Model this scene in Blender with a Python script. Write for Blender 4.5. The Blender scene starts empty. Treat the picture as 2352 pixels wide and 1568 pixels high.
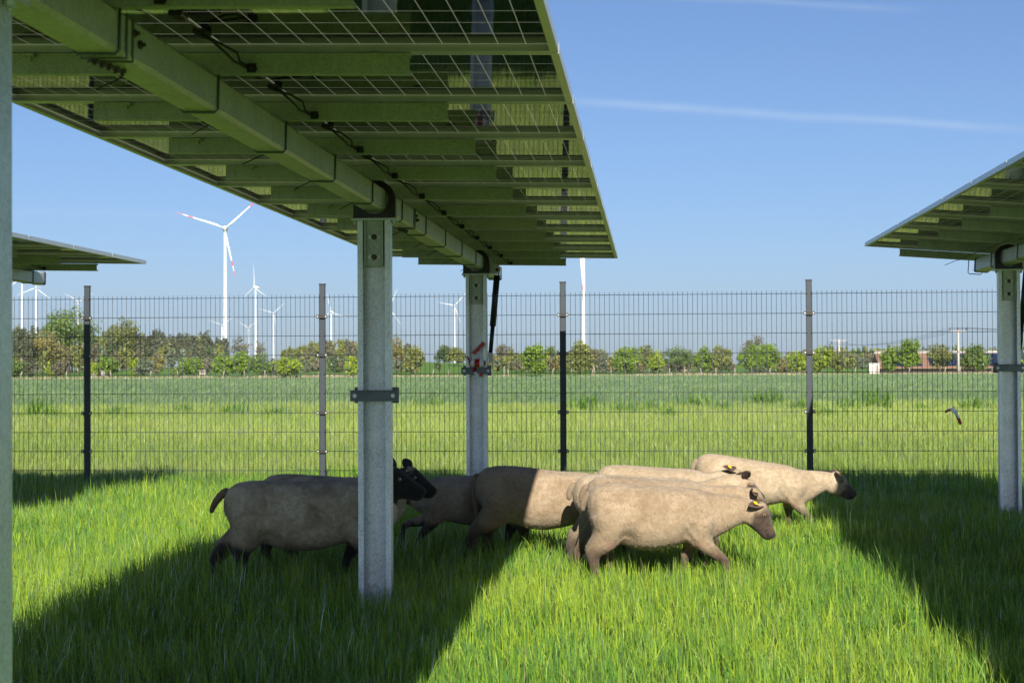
import bpy, math, random
import numpy as np
from mathutils import Vector, Matrix
R = math.radians
rng = np.random.default_rng(7)
random.seed(7)
scn = bpy.context.scene
C = scn.collection

# ------------------------------------------------------------------ camera
PW, PH = 2352.0, 1568.0           # pixel frame in which the photograph was measured
FP = 4168.0
YAW, PIT, ROL, CH = 0.07525, 0.01452, 0.00458, 1.35
_f = np.array([-math.sin(YAW), math.cos(YAW), 0]); _r = np.array([math.cos(YAW), math.sin(YAW), 0]); _u = np.array([0, 0, 1.0])
FW = _f*math.cos(PIT) + _u*math.sin(PIT); UP = _u*math.cos(PIT) - _f*math.sin(PIT)
RT = _r*math.cos(ROL) - UP*math.sin(ROL); UP = UP*math.cos(ROL) + _r*math.sin(ROL)
cam_d = bpy.data.cameras.new('camera'); cam = bpy.data.objects.new('camera', cam_d); C.objects.link(cam)
m = Matrix.Identity(4)
for i in range(3):
    m[i][0] = RT[i]; m[i][1] = UP[i]; m[i][2] = -FW[i]
m[2][3] = CH
cam.matrix_world = m
cam_d.sensor_fit = 'HORIZONTAL'; cam_d.sensor_width = 36.0; cam_d.lens = 36.0*FP/PW
cam_d.clip_start = 0.05; cam_d.clip_end = 40000
cam_d.dof.use_dof = True; cam_d.dof.focus_distance = 11.6; cam_d.dof.aperture_fstop = 9.0
scn.camera = cam

def ray(u, v):
    return FW*FP + RT*(u-PW/2) - UP*(v-PH/2)
def P(u, v, Y):                    # point seen at pixel (u, v) at world depth Y
    d = ray(u, v); return np.array([0, 0, CH]) + d*(Y/d[1])

# ------------------------------------------------------------------ light
SUN = np.array([0.27, -1.66, 1.0]); SUN /= np.linalg.norm(SUN)
sun_d = bpy.data.lights.new('sun', 'SUN'); sun = bpy.data.objects.new('sun', sun_d); C.objects.link(sun)
sun_d.energy = 4.7; sun_d.angle = R(0.53); sun_d.color = (1.0, 0.93, 0.82)
sun.rotation_euler = Vector(SUN).to_track_quat('Z', 'Y').to_euler()
sun.location = (3, -20, 14)
w = bpy.data.worlds.new('World'); scn.world = w; w.use_nodes = True
nt = w.node_tree; nt.nodes.clear()
out = nt.nodes.new('ShaderNodeOutputWorld'); bg = nt.nodes.new('ShaderNodeBackground')
sky = nt.nodes.new('ShaderNodeTexSky'); sky.sky_type = 'NISHITA'; sky.sun_disc = False
sky.sun_elevation = math.asin(SUN[2]); sky.sun_rotation = math.atan2(SUN[0], SUN[1])
sky.altitude = 60; sky.air_density = 0.68; sky.dust_density = 0.7; sky.ozone_density = 6.5
bg.inputs['Strength'].default_value = 0.056
# thin contrails: bands along great circles, broken up by noise
tc = nt.nodes.new('ShaderNodeTexCoord')
def wn(t, **kw):
    n = nt.nodes.new(t)
    for k, v in kw.items(): setattr(n, k, v)
    return n
def wmath(op, a, b=None, clamp=False):
    n = wn('ShaderNodeMath', operation=op, use_clamp=clamp)
    for s, x in ((0, a), (1, b)):
        if x is None: continue
        if isinstance(x, (int, float)): n.inputs[s].default_value = x
        else: nt.links.new(x, n.inputs[s])
    return n.outputs[0]
def band(p0, p1, width, strength, seed, fade):
    a = ray(*p0); b = ray(*p1); a /= np.linalg.norm(a); b /= np.linalg.norm(b)
    nrm = np.cross(a, b); nrm /= np.linalg.norm(nrm)
    mid = (a+b)/2; mid /= np.linalg.norm(mid)
    vm = wn('ShaderNodeVectorMath', operation='DOT_PRODUCT'); nt.links.new(tc.outputs['Generated'], vm.inputs[0]); vm.inputs[1].default_value = tuple(nrm)
    nz = wn('ShaderNodeTexNoise'); nz.inputs['Scale'].default_value = 9.0; nz.inputs['Detail'].default_value = 3
    mp = wn('ShaderNodeMapping'); mp.inputs['Location'].default_value = (seed, seed*2, 0); nt.links.new(tc.outputs['Generated'], mp.inputs['Vector']); nt.links.new(mp.outputs[0], nz.inputs['Vector'])
    wob = wmath('MULTIPLY', wmath('SUBTRACT', nz.outputs['Fac'], 0.5), width*2.4)
    d = wmath('ABSOLUTE', wmath('ADD', vm.outputs['Value'], wob))
    core = wmath('SUBTRACT', 1.0, wmath('DIVIDE', d, width), True)
    n2 = wn('ShaderNodeTexNoise'); n2.inputs['Scale'].default_value = 55.0; n2.inputs['Detail'].default_value = 5
    nt.links.new(mp.outputs[0], n2.inputs['Vector'])
    core = wmath('MULTIPLY', core, wmath('ADD', wmath('MULTIPLY', n2.outputs['Fac'], 0.9), 0.25))
    vm2 = wn('ShaderNodeVectorMath', operation='DOT_PRODUCT'); nt.links.new(tc.outputs['Generated'], vm2.inputs[0]); vm2.inputs[1].default_value = tuple(mid)
    ang = wmath('ARCCOSINE', wmath('MINIMUM', vm2.outputs['Value'], 0.99999))
    mask = wmath('MULTIPLY', wmath('SUBTRACT', 1.0, wmath('DIVIDE', ang, fade), True), 2.5, True)
    return wmath('MULTIPLY', wmath('MULTIPLY', core, mask), strength)
f1 = band((1330, 232), (2250, 289), 0.0034, 0.36, 3.1, 0.150)
f2 = band((1560, -2), (1960, 14), 0.0026, 0.20, 8.4, 0.09)
f3 = band((30, 488), (300, 492), 0.003, 0.12, 5.2, 0.08)
fac = wmath('ADD', wmath('ADD', f1, f2), f3, True)
mix = wn('ShaderNodeMix', data_type='RGBA'); nt.links.new(fac, mix.inputs[0]); nt.links.new(sky.outputs[0], mix.inputs[6]); mix.inputs[7].default_value = (5.8, 7.0, 8.4, 1)
nt.links.new(mix.outputs[2], bg.inputs['Color']); nt.links.new(bg.outputs[0], out.inputs['Surface'])
vs = scn.view_settings; vs.view_transform = 'Standard'; vs.look = 'None'; vs.gamma = 1; vs.use_curve_mapping = False
vs.exposure = 1.05
scn.render.engine = 'CYCLES'
cy = scn.cycles; cy.use_denoising = True; cy.max_bounces = 7; cy.diffuse_bounces = 4; cy.glossy_bounces = 3; cy.transmission_bounces = 3; cy.transparent_max_bounces = 4
cy.caustics_reflective = False; cy.caustics_refractive = False; cy.sample_clamp_indirect = 6

# ------------------------------------------------------------------ materials
class NT:
    def __init__(s, name):
        s.m = bpy.data.materials.new(name); s.m.use_nodes = True; s.t = s.m.node_tree; s.t.nodes.clear()
        s.o = s.n('ShaderNodeOutputMaterial')
    def n(s, t, **kw):
        x = s.t.nodes.new(t)
        for k, v in kw.items(): setattr(x, k, v)
        return x
    def l(s, a, b): s.t.links.new(a, b)
    def put(s, sock, v):
        if hasattr(v, 'links') or isinstance(v, bpy.types.NodeSocket): s.l(v, sock)
        elif isinstance(v, tuple) and len(v) == 3 and sock.type == 'RGBA': sock.default_value = (*v, 1)
        else: sock.default_value = v
    def bsdf(s, **kw):
        b = s.n('ShaderNodeBsdfPrincipled')
        for k, v in kw.items(): s.put(b.inputs[k.replace('_', ' ')], v)
        return b
    def noise(s, scale, detail=3, rough=0.5, coord='Object', vec=None, dist=0.0):
        if vec is None: vec = s.n('ShaderNodeTexCoord').outputs[coord]
        x = s.n('ShaderNodeTexNoise'); s.l(vec, x.inputs['Vector'])
        x.inputs['Scale'].default_value = scale; x.inputs['Detail'].default_value = detail; x.inputs['Roughness'].default_value = rough; x.inputs['Distortion'].default_value = dist
        return x.outputs['Fac']
    def ramp(s, f, stops):
        r = s.n('ShaderNodeValToRGB'); s.l(f, r.inputs[0]); e = r.color_ramp.elements
        while len(e) < len(stops): e.new(0.5)
        for k, (p, c) in zip(e, stops): k.position = p; k.color = (*c, 1)
        return r.outputs[0]
    def mixc(s, f, a, b, mode='MIX'):
        x = s.n('ShaderNodeMix', data_type='RGBA', blend_type=mode); s.put(x.inputs[0], f); s.put(x.inputs[6], a); s.put(x.inputs[7], b); return x.outputs[2]
    def math(s, op, a, b=None, clamp=False):
        x = s.n('ShaderNodeMath', operation=op, use_clamp=clamp); s.put(x.inputs[0], a)
        if b is not None: s.put(x.inputs[1], b)
        return x.outputs[0]
    def attr(s, name):
        x = s.n('ShaderNodeAttribute'); x.attribute_name = name; return x.outputs['Fac']
    def bump(s, h, strength=0.3, dist=0.01):
        b = s.n('ShaderNodeBump'); s.l(h, b.inputs['Height']); b.inputs['Strength'].default_value = strength; b.inputs['Distance'].default_value = dist; return b.outputs[0]
    def end(s, sh): s.l(sh if isinstance(sh, bpy.types.NodeSocket) else sh.outputs[0], s.o.inputs['Surface']); return s.m

def simple(name, col, rough=0.5, metal=0.0, var=0.12, scale=30, bump=0.0, spec=0.5):
    t = NT(name)
    f = t.noise(scale, 4)
    c0 = tuple(x*(1-var) for x in col); c1 = tuple(min(1, x*(1+var)) for x in col)
    b = t.bsdf(Base_Color=t.ramp(f, [(0.3, c0), (0.7, c1)]), Roughness=rough, Metallic=metal)
    b.inputs['Specular IOR Level'].default_value = spec
    if bump: t.l(t.bump(f, bump, 0.003), b.inputs['Normal'])
    return t.end(b)

def galv(name, tint, rough=0.5, metal=0.35, soil=False):
    t = NT(name)
    v = t.n('ShaderNodeTexVoronoi'); v.inputs['Scale'].default_value = 130
    tcn = t.n('ShaderNodeTexCoord').outputs['Object']; t.l(tcn, v.inputs['Vector'])
    sp = t.n('ShaderNodeSeparateColor'); t.l(v.outputs['Color'], sp.inputs[0])
    big = t.noise(6, 4, 0.6)
    mp = t.n('ShaderNodeMapping'); mp.inputs['Scale'].default_value = (40, 40, 3); t.l(tcn, mp.inputs[0])
    streak = t.noise(1, 3, 0.6, vec=mp.outputs[0])
    f = t.math('ADD', t.math('MULTIPLY', sp.outputs[0], 0.30), t.math('ADD', t.math('MULTIPLY', big, 0.55), t.math('MULTIPLY', streak, 0.25)))
    col = t.ramp(f, [(0.25, tuple(x*0.66 for x in tint)), (0.55, tint), (0.85, tuple(min(1, x*1.22) for x in tint))])
    scr = t.noise(55, 6, 0.75, dist=2.0)
    col = t.mixc(t.math('MULTIPLY', t.math('GREATER_THAN', scr, 0.66), 0.35), col, tuple(x*0.45 for x in tint))
    if soil:
        sx = t.n('ShaderNodeSeparateXYZ'); t.l(tcn, sx.inputs[0])
        lo = t.math('SUBTRACT', 1.0, t.math('DIVIDE', t.math('SUBTRACT', sx.outputs['Z'], 0.05), 0.42), True)
        spl = t.noise(38, 5, 0.7); mz = t.math('MULTIPLY', t.math('MULTIPLY', lo, lo), t.ramp(spl, [(0.38, (0, 0, 0)), (0.62, (1, 1, 1))]))
        col = t.mixc(t.math('MULTIPLY', mz, 0.8), col, (0.16, 0.12, 0.075))
    b = t.bsdf(Base_Color=col, Roughness=t.math('ADD', t.math('MULTIPLY', sp.outputs[1], 0.15), rough-0.08), Metallic=metal)
    t.l(t.bump(big, 0.10, 0.004), b.inputs['Normal'])
    return t.end(b)

M = {}
M['galv'] = galv('galvanised_steel', (0.60, 0.63, 0.65), 0.5, 0.2)
M['galv_post'] = galv('galvanised_post', (0.72, 0.76, 0.80), 0.42, 0.4, True)
M['galv_tube'] = galv('galvanised_tube', (0.52, 0.55, 0.52), 0.45, 0.25)
M['galv_old'] = galv('weathered_galvanised_steel', (0.46, 0.50, 0.44), 0.5, 0.15)
M['alu'] = simple('anodised_aluminium', (0.60, 0.62, 0.60), 0.4, 0.55, 0.05, 8)
M['bracket'] = simple('zinc_grey_bracket', (0.13, 0.15, 0.17), 0.5, 0.4, 0.15, 20)
M['black'] = simple('black_plastic', (0.012, 0.012, 0.013), 0.45, 0, 0.2, 20)
M['housing'] = simple('black_painted_housing', (0.018, 0.02, 0.026), 0.4, 0.2, 0.25, 20)
M['bush'] = simple('grey_bearing_bush', (0.22, 0.23, 0.19), 0.6, 0, 0.15, 20)
M['bolt'] = simple('rusty_bolt_head', (0.09, 0.075, 0.06), 0.6, 0.5, 0.3, 90)
M['damper'] = simple('black_damper_tube', (0.02, 0.022, 0.028), 0.35, 0.3, 0.2, 10)
M['fence'] = simple('anthracite_powder_coat', (0.022, 0.031, 0.040), 0.55, 0, 0.12, 25)
M['clamp'] = simple('black_clamp', (0.02, 0.019, 0.018), 0.45, 0, 0.2, 30)
M['red_tape'] = simple('red_tape_print', (0.42, 0.012, 0.015), 0.35, 0, 0.15, 40)
M['white_tape'] = simple('white_tape_print', (0.72, 0.72, 0.74), 0.35, 0, 0.08, 40)
M['turbine'] = simple('white_turbine_paint', (0.80, 0.80, 0.79), 0.4, 0, 0.03, 0.1)
M['turbine_red'] = simple('red_blade_paint', (0.62, 0.05, 0.025), 0.4, 0, 0.05, 0.3)
M['turbine_dark'] = simple('dark_cooler_grille', (0.06, 0.05, 0.04), 0.6)
M['bark'] = simple('bark', (0.10, 0.082, 0.062), 0.9, 0, 0.35, 3)
M['pale_bark'] = simple('pale_bark', (0.30, 0.25, 0.20), 0.9, 0, 0.3, 3)
M['post_wood'] = simple('weathered_post_wood', (0.34, 0.29, 0.24), 0.9, 0, 0.25, 6)
M['concrete'] = simple('pale_concrete_pole', (0.42, 0.38, 0.34), 0.85, 0, 0.15, 2)
M['wire'] = simple('power_line_wire', (0.10, 0.10, 0.11), 0.5, 0.3)
M['tiles'] = simple('brown_roof_tiles', (0.20, 0.11, 0.075), 0.85, 0, 0.25, 2)
M['render'] = simple('white_rendered_wall', (0.62, 0.58, 0.50), 0.9, 0, 0.08, 1.2)
M['plinth'] = simple('dark_brick_plinth', (0.10, 0.075, 0.068), 0.9, 0, 0.3, 3)
M['ridge'] = simple('pale_ridge_capping', (0.74, 0.68, 0.62), 0.6, 0, 0.06, 2)
M['pv'] = simple('blue_roof_panels', (0.012, 0.018, 0.05), 0.16, 0.1, 0.3, 2)
M['shed'] = simple('grey_shed_boards', (0.30, 0.27, 0.25), 0.85, 0, 0.2, 2)
M['shed_roof'] = simple('pale_corrugated_roof', (0.55, 0.55, 0.56), 0.6, 0.1, 0.1, 1)
M['glass_dark'] = simple('dark_opening', (0.02, 0.02, 0.022), 0.3)
M['yellow_tag'] = simple('yellow_tag_plastic', (0.75, 0.50, 0.02), 0.45, 0, 0.08, 200)
M['tag_print'] = simple('tag_print', (0.20, 0.12, 0.01), 0.6)
M['eye'] = simple('amber_eye', (0.32, 0.17, 0.05), 0.18, 0, 0.2, 300)
M['eye_pale'] = simple('pale_eye', (0.34, 0.31, 0.20), 0.18, 0, 0.2, 300)
M['pupil'] = simple('black_pupil', (0.008, 0.007, 0.006), 0.15)

def glassy(name, col, transl=None):
    t = NT(name)
    if transl:
        d = t.n('ShaderNodeBsdfDiffuse'); t.put(d.inputs[0], col)
        tr = t.n('ShaderNodeBsdfTranslucent'); t.put(tr.inputs[0], transl)
        mx = t.n('ShaderNodeMixShader'); mx.inputs[0].default_value = 0.7; t.l(d.outputs[0], mx.inputs[1]); t.l(tr.outputs[0], mx.inputs[2]); base = mx.outputs[0]
    else:
        d = t.n('ShaderNodeBsdfDiffuse'); t.put(d.inputs[0], t.ramp(t.noise(9, 2), [(0.3, col), (0.7, tuple(x*1.6 for x in col))])); base = d.outputs[0]
    fr = t.n('ShaderNodeFresnel'); fr.inputs['IOR'].default_value = 1.75
    g = t.n('ShaderNodeBsdfGlossy'); g.inputs['Roughness'].default_value = 0.035
    nz = t.noise(3.5, 2); t.l(t.bump(nz, 0.05, 0.01), g.inputs['Normal'])
    m2 = t.n('ShaderNodeMixShader'); t.l(fr.outputs[0], m2.inputs[0]); t.l(base, m2.inputs[1]); t.l(g.outputs[0], m2.inputs[2])
    return t.end(m2)
M['cell'] = glassy('solar_cell_under_glass', (0.006, 0.008, 0.011))
M['laminate'] = glassy('clear_laminate', (0.32, 0.34, 0.24), (0.24, 0.26, 0.18))

def leaf_mat(name, dark, light, transl=0.42, patch=0.0, pc=(0, 0, 0), base_col=None, ps=0.35, mid_col=None):
    t = NT(name)
    tint = t.attr('tint')
    stops = [(0.05, dark)]+([(0.38, mid_col)] if mid_col else [])+[(0.75, light), (1.0, tuple(min(1, x*1.15) for x in light))]
    col = t.ramp(tint, stops)
    if patch:
        pos = t.n('ShaderNodeNewGeometry').outputs['Position']
        nz = t.noise(ps, 3, 0.6, vec=pos)
        col = t.mixc(t.math('MULTIPLY', t.ramp(nz, [(0.42, (0, 0, 0)), (0.66, (1, 1, 1))]), patch), col, pc)
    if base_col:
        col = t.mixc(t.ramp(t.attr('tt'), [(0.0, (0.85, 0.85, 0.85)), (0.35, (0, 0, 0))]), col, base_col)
    d = t.n('ShaderNodeBsdfDiffuse'); t.l(col, d.inputs[0])
    tr = t.n('ShaderNodeBsdfTranslucent'); t.l(t.mixc(0.5, col, (0.30, 0.42, 0.03), 'MIX') if name.endswith('grass') else col, tr.inputs[0])
    mx = t.n('ShaderNodeMixShader'); mx.inputs[0].default_value = transl; t.l(d.outputs[0], mx.inputs[1]); t.l(tr.outputs[0], mx.inputs[2])
    g = t.n('ShaderNodeBsdfGlossy'); g.inputs['Roughness'].default_value = 0.45; g.inputs[0].default_value = (0.9, 0.95, 0.9, 1)
    fr = t.n('ShaderNodeFresnel'); fr.inputs['IOR'].default_value = 1.33
    m2 = t.n('ShaderNodeMixShader'); t.l(t.math('MULTIPLY', fr.outputs[0], 0.6), m2.inputs[0]); t.l(mx.outputs[0], m2.inputs[1]); t.l(g.outputs[0], m2.inputs[2])
    return t.end(m2)
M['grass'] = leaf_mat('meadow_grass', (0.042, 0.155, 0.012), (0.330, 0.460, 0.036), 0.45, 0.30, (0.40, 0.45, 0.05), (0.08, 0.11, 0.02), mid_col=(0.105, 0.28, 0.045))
M['rough'] = leaf_mat('rough_grass', (0.12, 0.20, 0.03), (0.30, 0.385, 0.085), 0.36, 0.5, (0.34, 0.37, 0.11), None, 0.16)
M['weed'] = leaf_mat('tall_weeds', (0.05, 0.12, 0.015), (0.13, 0.23, 0.03), 0.35)
M['wheat'] = leaf_mat('young_wheat', (0.070, 0.130, 0.042), (0.17, 0.245, 0.095), 0.18, 0.35, (0.10, 0.165, 0.06), None, 0.05)
M['dry'] = leaf_mat('dry_margin_grass', (0.24, 0.21, 0.12), (0.36, 0.31, 0.19), 0.15)
FOL = {
 'lime': ((0.14, 0.22, 0.012), (0.36, 0.46, 0.025)), 'bright': ((0.085, 0.17, 0.014), (0.25, 0.37, 0.03)),
 'mid': ((0.07, 0.135, 0.024), (0.20, 0.29, 0.05)), 'dark': ((0.05, 0.085, 0.025), (0.13, 0.19, 0.05)),
 'olive': ((0.11, 0.135, 0.03), (0.29, 0.31, 0.075)), 'ochre': ((0.17, 0.15, 0.04), (0.33, 0.29, 0.085)),
 'brown': ((0.125, 0.115, 0.06), (0.235, 0.215, 0.115)), 'pine': ((0.06, 0.075, 0.035), (0.15, 0.165, 0.075)),
 'grey': ((0.095, 0.12, 0.07), (0.22, 0.26, 0.15))}
for k, (a, b) in FOL.items(): M['leaf_'+k] = leaf_mat('foliage_'+k, tuple(.85*x+.15*y for x, y in zip(a, b)), b, 0.42)

# wool
def wool_mat(name, col, dirt, face, leg):
    t = NT(name)
    oi = t.n('ShaderNodeObjectInfo').outputs['Random']
    tcn = t.n('ShaderNodeTexCoord').outputs['Object']
    va = t.n('ShaderNodeVectorMath', operation='ADD'); t.l(tcn, va.inputs[0])
    cb = t.n('ShaderNodeCombineXYZ'); t.l(t.math('MULTIPLY', oi, 40), cb.inputs[0]); t.l(cb.outputs[0], va.inputs[1])
    vec = va.outputs[0]
    big = t.noise(5.0, 5, 0.62, vec=vec, dist=0.6); fine = t.noise(160, 3, 0.7, vec=vec); mid = t.noise(34, 4, 0.65, vec=vec)
    c = t.mixc(t.ramp(big, [(0.42, (0, 0, 0)), (0.66, (0.95, 0.95, 0.95))]), col, dirt)
    c = t.mixc(t.math('MULTIPLY', t.ramp(mid, [(0.40, (1, 1, 1)), (0.60, (0, 0, 0))]), 0.38), c, tuple(x*0.62 for x in dirt))
    c = t.mixc(t.math('MULTIPLY', fine, 0.45), c, tuple(x*0.5 for x in col))
    soil = t.attr('soil')
    c = t.mixc(t.math('MULTIPLY', soil, t.ramp(mid, [(0.3, (0.4, 0.4, 0.4)), (0.7, (1, 1, 1))])), c, tuple(x*0.42 for x in dirt))
    c = t.mixc(t.attr('skin'), c, (0.36, 0.21, 0.15))
    c = t.mixc(t.attr('leg_dark'), c, t.ramp(mid, [(0.35, tuple(x*0.6 for x in leg)), (0.7, tuple(x*1.7 for x in leg))]))
    c = t.mixc(t.attr('face_dark'), c, t.ramp(mid, [(0.35, tuple(x*0.65 for x in face)), (0.7, tuple(x*1.5 for x in face))]))
    c = t.mixc(t.attr('nose_dark'), c, (0.012, 0.010, 0.009))
    b = t.bsdf(Base_Color=c, Roughness=0.92)
    b.inputs['Specular IOR Level'].default_value = 0.15
    b.inputs['Sheen Weight'].default_value = 0.12; b.inputs['Sheen Roughness'].default_value = 0.6
    mp = t.n('ShaderNodeMapping'); mp.inputs['Scale'].default_value = (1.8, 1.8, 0.6); mp.inputs['Rotation'].default_value = (0, 0.4, 0); t.l(vec, mp.inputs[0])
    wav = t.noise(48, 3, 0.6, vec=mp.outputs[0], dist=0.8)
    hgt = t.math('ADD', t.math('MULTIPLY', fine, 0.35), t.math('ADD', t.math('MULTIPLY', wav, 0.8), t.math('MULTIPLY', mid, 0.5)))
    t.l(t.bump(hgt, 0.8, 0.008), b.inputs['Normal'])
    return t.end(b)

def ground_mat():
    t = NT('field_ground')
    pos = t.n('ShaderNodeNewGeometry').outputs['Position']
    sp = t.n('ShaderNodeSeparateXYZ'); t.l(pos, sp.inputs[0])
    n1 = t.noise(0.35, 5, 0.6, vec=pos); n2 = t.noise(14, 4, 0.7, vec=pos); n3 = t.noise(0.03, 3, 0.5, vec=pos)
    soil = t.ramp(n2, [(0.3, (0.075, 0.14, 0.022)), (0.6, (0.14, 0.235, 0.035)), (0.8, (0.20, 0.28, 0.05))])
    rough = t.ramp(t.math('ADD', t.math('MULTIPLY', n1, 0.5), t.math('MULTIPLY', n2, 0.5)), [(0.3, (0.10, 0.16, 0.03)), (0.7, (0.22, 0.27, 0.07))])
    mpw = t.n('ShaderNodeMapping'); mpw.inputs['Scale'].default_value = (1.2, 0.25, 1); t.l(pos, mpw.inputs[0])
    n4 = t.noise(1.2, 5, 0.7, vec=mpw.outputs[0])
    wheat = t.ramp(t.math('ADD', t.math('MULTIPLY', n4, 0.7), t.math('MULTIPLY', n3, 0.3)), [(0.3, (0.065, 0.115, 0.038)), (0.55, (0.10, 0.155, 0.056)), (0.75, (0.135, 0.19, 0.08))])
    meadow = t.ramp(t.math('ADD', t.math('MULTIPLY', n1, 0.4), t.math('MULTIPLY', n3, 0.6)), [(0.35, (0.075, 0.15, 0.03)), (0.6, (0.10, 0.18, 0.035)), (0.75, (0.18, 0.20, 0.06))])
    dry = t.ramp(n1, [(0.3, (0.20, 0.19, 0.09)), (0.7, (0.30, 0.26, 0.14))])
    yw = t.math('ADD', sp.outputs['Y'], t.math('MULTIPLY', t.math('SUBTRACT', n1, 0.5), 6))
    # far edge of the wheat runs obliquely: nearer on the left
    edge = t.math('SUBTRACT', yw, t.math('MULTIPLY', sp.outputs['X'], 0.35))
    def step(v, a, wd): return t.math('DIVIDE', t.math('SUBTRACT', v, a), wd, True)
    c = t.mixc(step(yw, 19.5, 1.5), soil, rough)
    c = t.mixc(step(yw, 60, 3), c, wheat)
    c = t.mixc(step(edge, 276, 1.0), c, dry)
    c = t.mixc(step(edge, 280, 3), c, meadow)
    b = t.bsdf(Base_Color=c, Roughness=0.95); b.inputs['Specular IOR Level'].default_value = 0.1
    t.l(t.bump(n2, 0.6, 0.05), b.inputs['Normal'])
    return t.end(b)
M['ground'] = ground_mat()

# ------------------------------------------------------------------ mesh helpers
class MB:
    def __init__(s): s.v = []; s.f = []; s.mi = []; s.smooth = []
    def add(s, vs, fs, mi=0, sm=False):
        o = len(s.v); s.v += [tuple(map(float, v)) for v in vs]
        for f in fs: s.f.append(tuple(o+i for i in f)); s.mi.append(mi); s.smooth.append(sm)
        return s
    def box(s, x0, x1, y0, y1, z0, z1, mi=0):
        return s.add([(x0,y0,z0),(x1,y0,z0),(x1,y1,z0),(x0,y1,z0),(x0,y0,z1),(x1,y0,z1),(x1,y1,z1),(x0,y1,z1)],
                     [(0,3,2,1),(4,5,6,7),(0,1,5,4),(1,2,6,5),(2,3,7,6),(3,0,4,7)], mi)
    def bev(s, x0, x1, y0, y1, z0, z1, b, axis=1, mi=0):      # box with its four long edges bevelled, long axis given
        r = [(x0,x1),(y0,y1),(z0,z1)]; o = [i for i in range(3) if i != axis]
        (a0,a1),(b0,b1) = r[o[0]], r[o[1]]
        pl = [(a0+b,b0),(a1-b,b0),(a1,b0+b),(a1,b1-b),(a1-b,b1),(a0+b,b1),(a0,b1-b),(a0,b0+b)]
        vs = []
        for e in r[axis]:
            for (p, q) in pl:
                v = [0,0,0]; v[axis] = e; v[o[0]] = p; v[o[1]] = q; vs.append(v)
        n = 8
        return s.add(vs, [tuple(range(n-1,-1,-1)), tuple(range(n,2*n))]+[(i,(i+1)%n,n+(i+1)%n,n+i) for i in range(n)], mi)
    def prism(s, poly, axis, e0, e1, mi=0):                     # extrude a polygon (2D, other two axes in order) along axis
        o = [i for i in range(3) if i != axis]; vs = []; n = len(poly)
        for e in (e0, e1):
            for (p, q) in poly:
                v = [0,0,0]; v[axis] = e; v[o[0]] = p; v[o[1]] = q; vs.append(v)
        return s.add(vs, [tuple(range(n-1,-1,-1)), tuple(range(n,2*n))]+[(i,(i+1)%n,n+(i+1)%n,n+i) for i in range(n)], mi)
    def tube(s, pts, rad, n=8, mi=0, cap=True, sm=True):
        pts = [np.array(p, float) for p in pts]
        if not hasattr(rad, '__len__'): rad = [rad]*len(pts)
        vs = []; prev = None
        for i, p in enumerate(pts):
            t = pts[min(i+1, len(pts)-1)]-pts[max(i-1, 0)]; t = t/(np.linalg.norm(t)+1e-12)
            if prev is None:
                a = np.array([0,0,1.0]) if abs(t[2]) < .9 else np.array([1.0,0,0]); x = np.cross(a, t)
            else: x = prev-t*np.dot(prev, t)
            x /= np.linalg.norm(x)+1e-12; prev = x; y = np.cross(t, x)
            for k in range(n):
                th = 2*math.pi*k/n; vs.append(p+rad[i]*(math.cos(th)*x+math.sin(th)*y))
        fs = []
        for i in range(len(pts)-1):
            for k in range(n): fs.append((i*n+k, i*n+(k+1)%n, (i+1)*n+(k+1)%n, (i+1)*n+k))
        s.add(vs, fs, mi, sm)
        if cap:
            o = len(s.v)-len(vs); e = (len(pts)-1)*n
            s.f.append(tuple(o+k for k in range(n-1,-1,-1))); s.mi.append(mi); s.smooth.append(False)
            s.f.append(tuple(o+e+k for k in range(n))); s.mi.append(mi); s.smooth.append(False)
        return s
    def mesh(s, name, mats):
        me = bpy.data.meshes.new(name); me.from_pydata(s.v, [], s.f)
        for x in (mats if isinstance(mats, (list, tuple)) else [mats]): me.materials.append(M[x] if isinstance(x, str) else x)
        me.polygons.foreach_set('material_index', s.mi); me.polygons.foreach_set('use_smooth', s.smooth)
        me.update(); return me
    def build(s, name, mats, parent=None, loc=None, **kw): return obj(name, s.mesh(name, mats), parent, loc, **kw)

def obj(name, me, parent=None, loc=None, rot=None, **kw):
    o = bpy.data.objects.new(name, me); C.objects.link(o)
    if parent: o.parent = parent
    if loc is not None: o.location = tuple(map(float, loc))
    if rot is not None: o.rotation_euler = rot
    for k, v in kw.items(): o[k] = v
    return o
def thing(name, label, cat, loc=(0,0,0), rot=None, group=None):
    o = obj(name, None, None, loc, rot, label=label, category=cat); o.empty_display_size = 0.2
    if group: o['group'] = group
    return o

def fast_mesh(name, verts, counts, idx, mats, attrs=None, smooth=False, mi=None):
    me = bpy.data.meshes.new(name)
    me.vertices.add(len(verts)); me.vertices.foreach_set('co', np.ascontiguousarray(verts, np.float32).ravel())
    me.loops.add(len(idx)); me.loops.foreach_set('vertex_index', np.ascontiguousarray(idx, np.int32))
    me.polygons.add(len(counts)); st = np.zeros(len(counts), np.int32); st[1:] = np.cumsum(counts)[:-1]
    me.polygons.foreach_set('loop_start', st)
    if mi is not None: me.polygons.foreach_set('material_index', np.ascontiguousarray(mi, np.int32))
    if smooth: me.polygons.foreach_set('use_smooth', np.ones(len(counts), bool))
    for k, v in (attrs or {}).items():
        a = me.attributes.new(k, 'FLOAT', 'POINT'); a.data.foreach_set('value', np.ascontiguousarray(v, np.float32))
    for x in mats: me.materials.append(M[x] if isinstance(x, str) else x)
    me.update(calc_edges=True); return me

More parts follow.
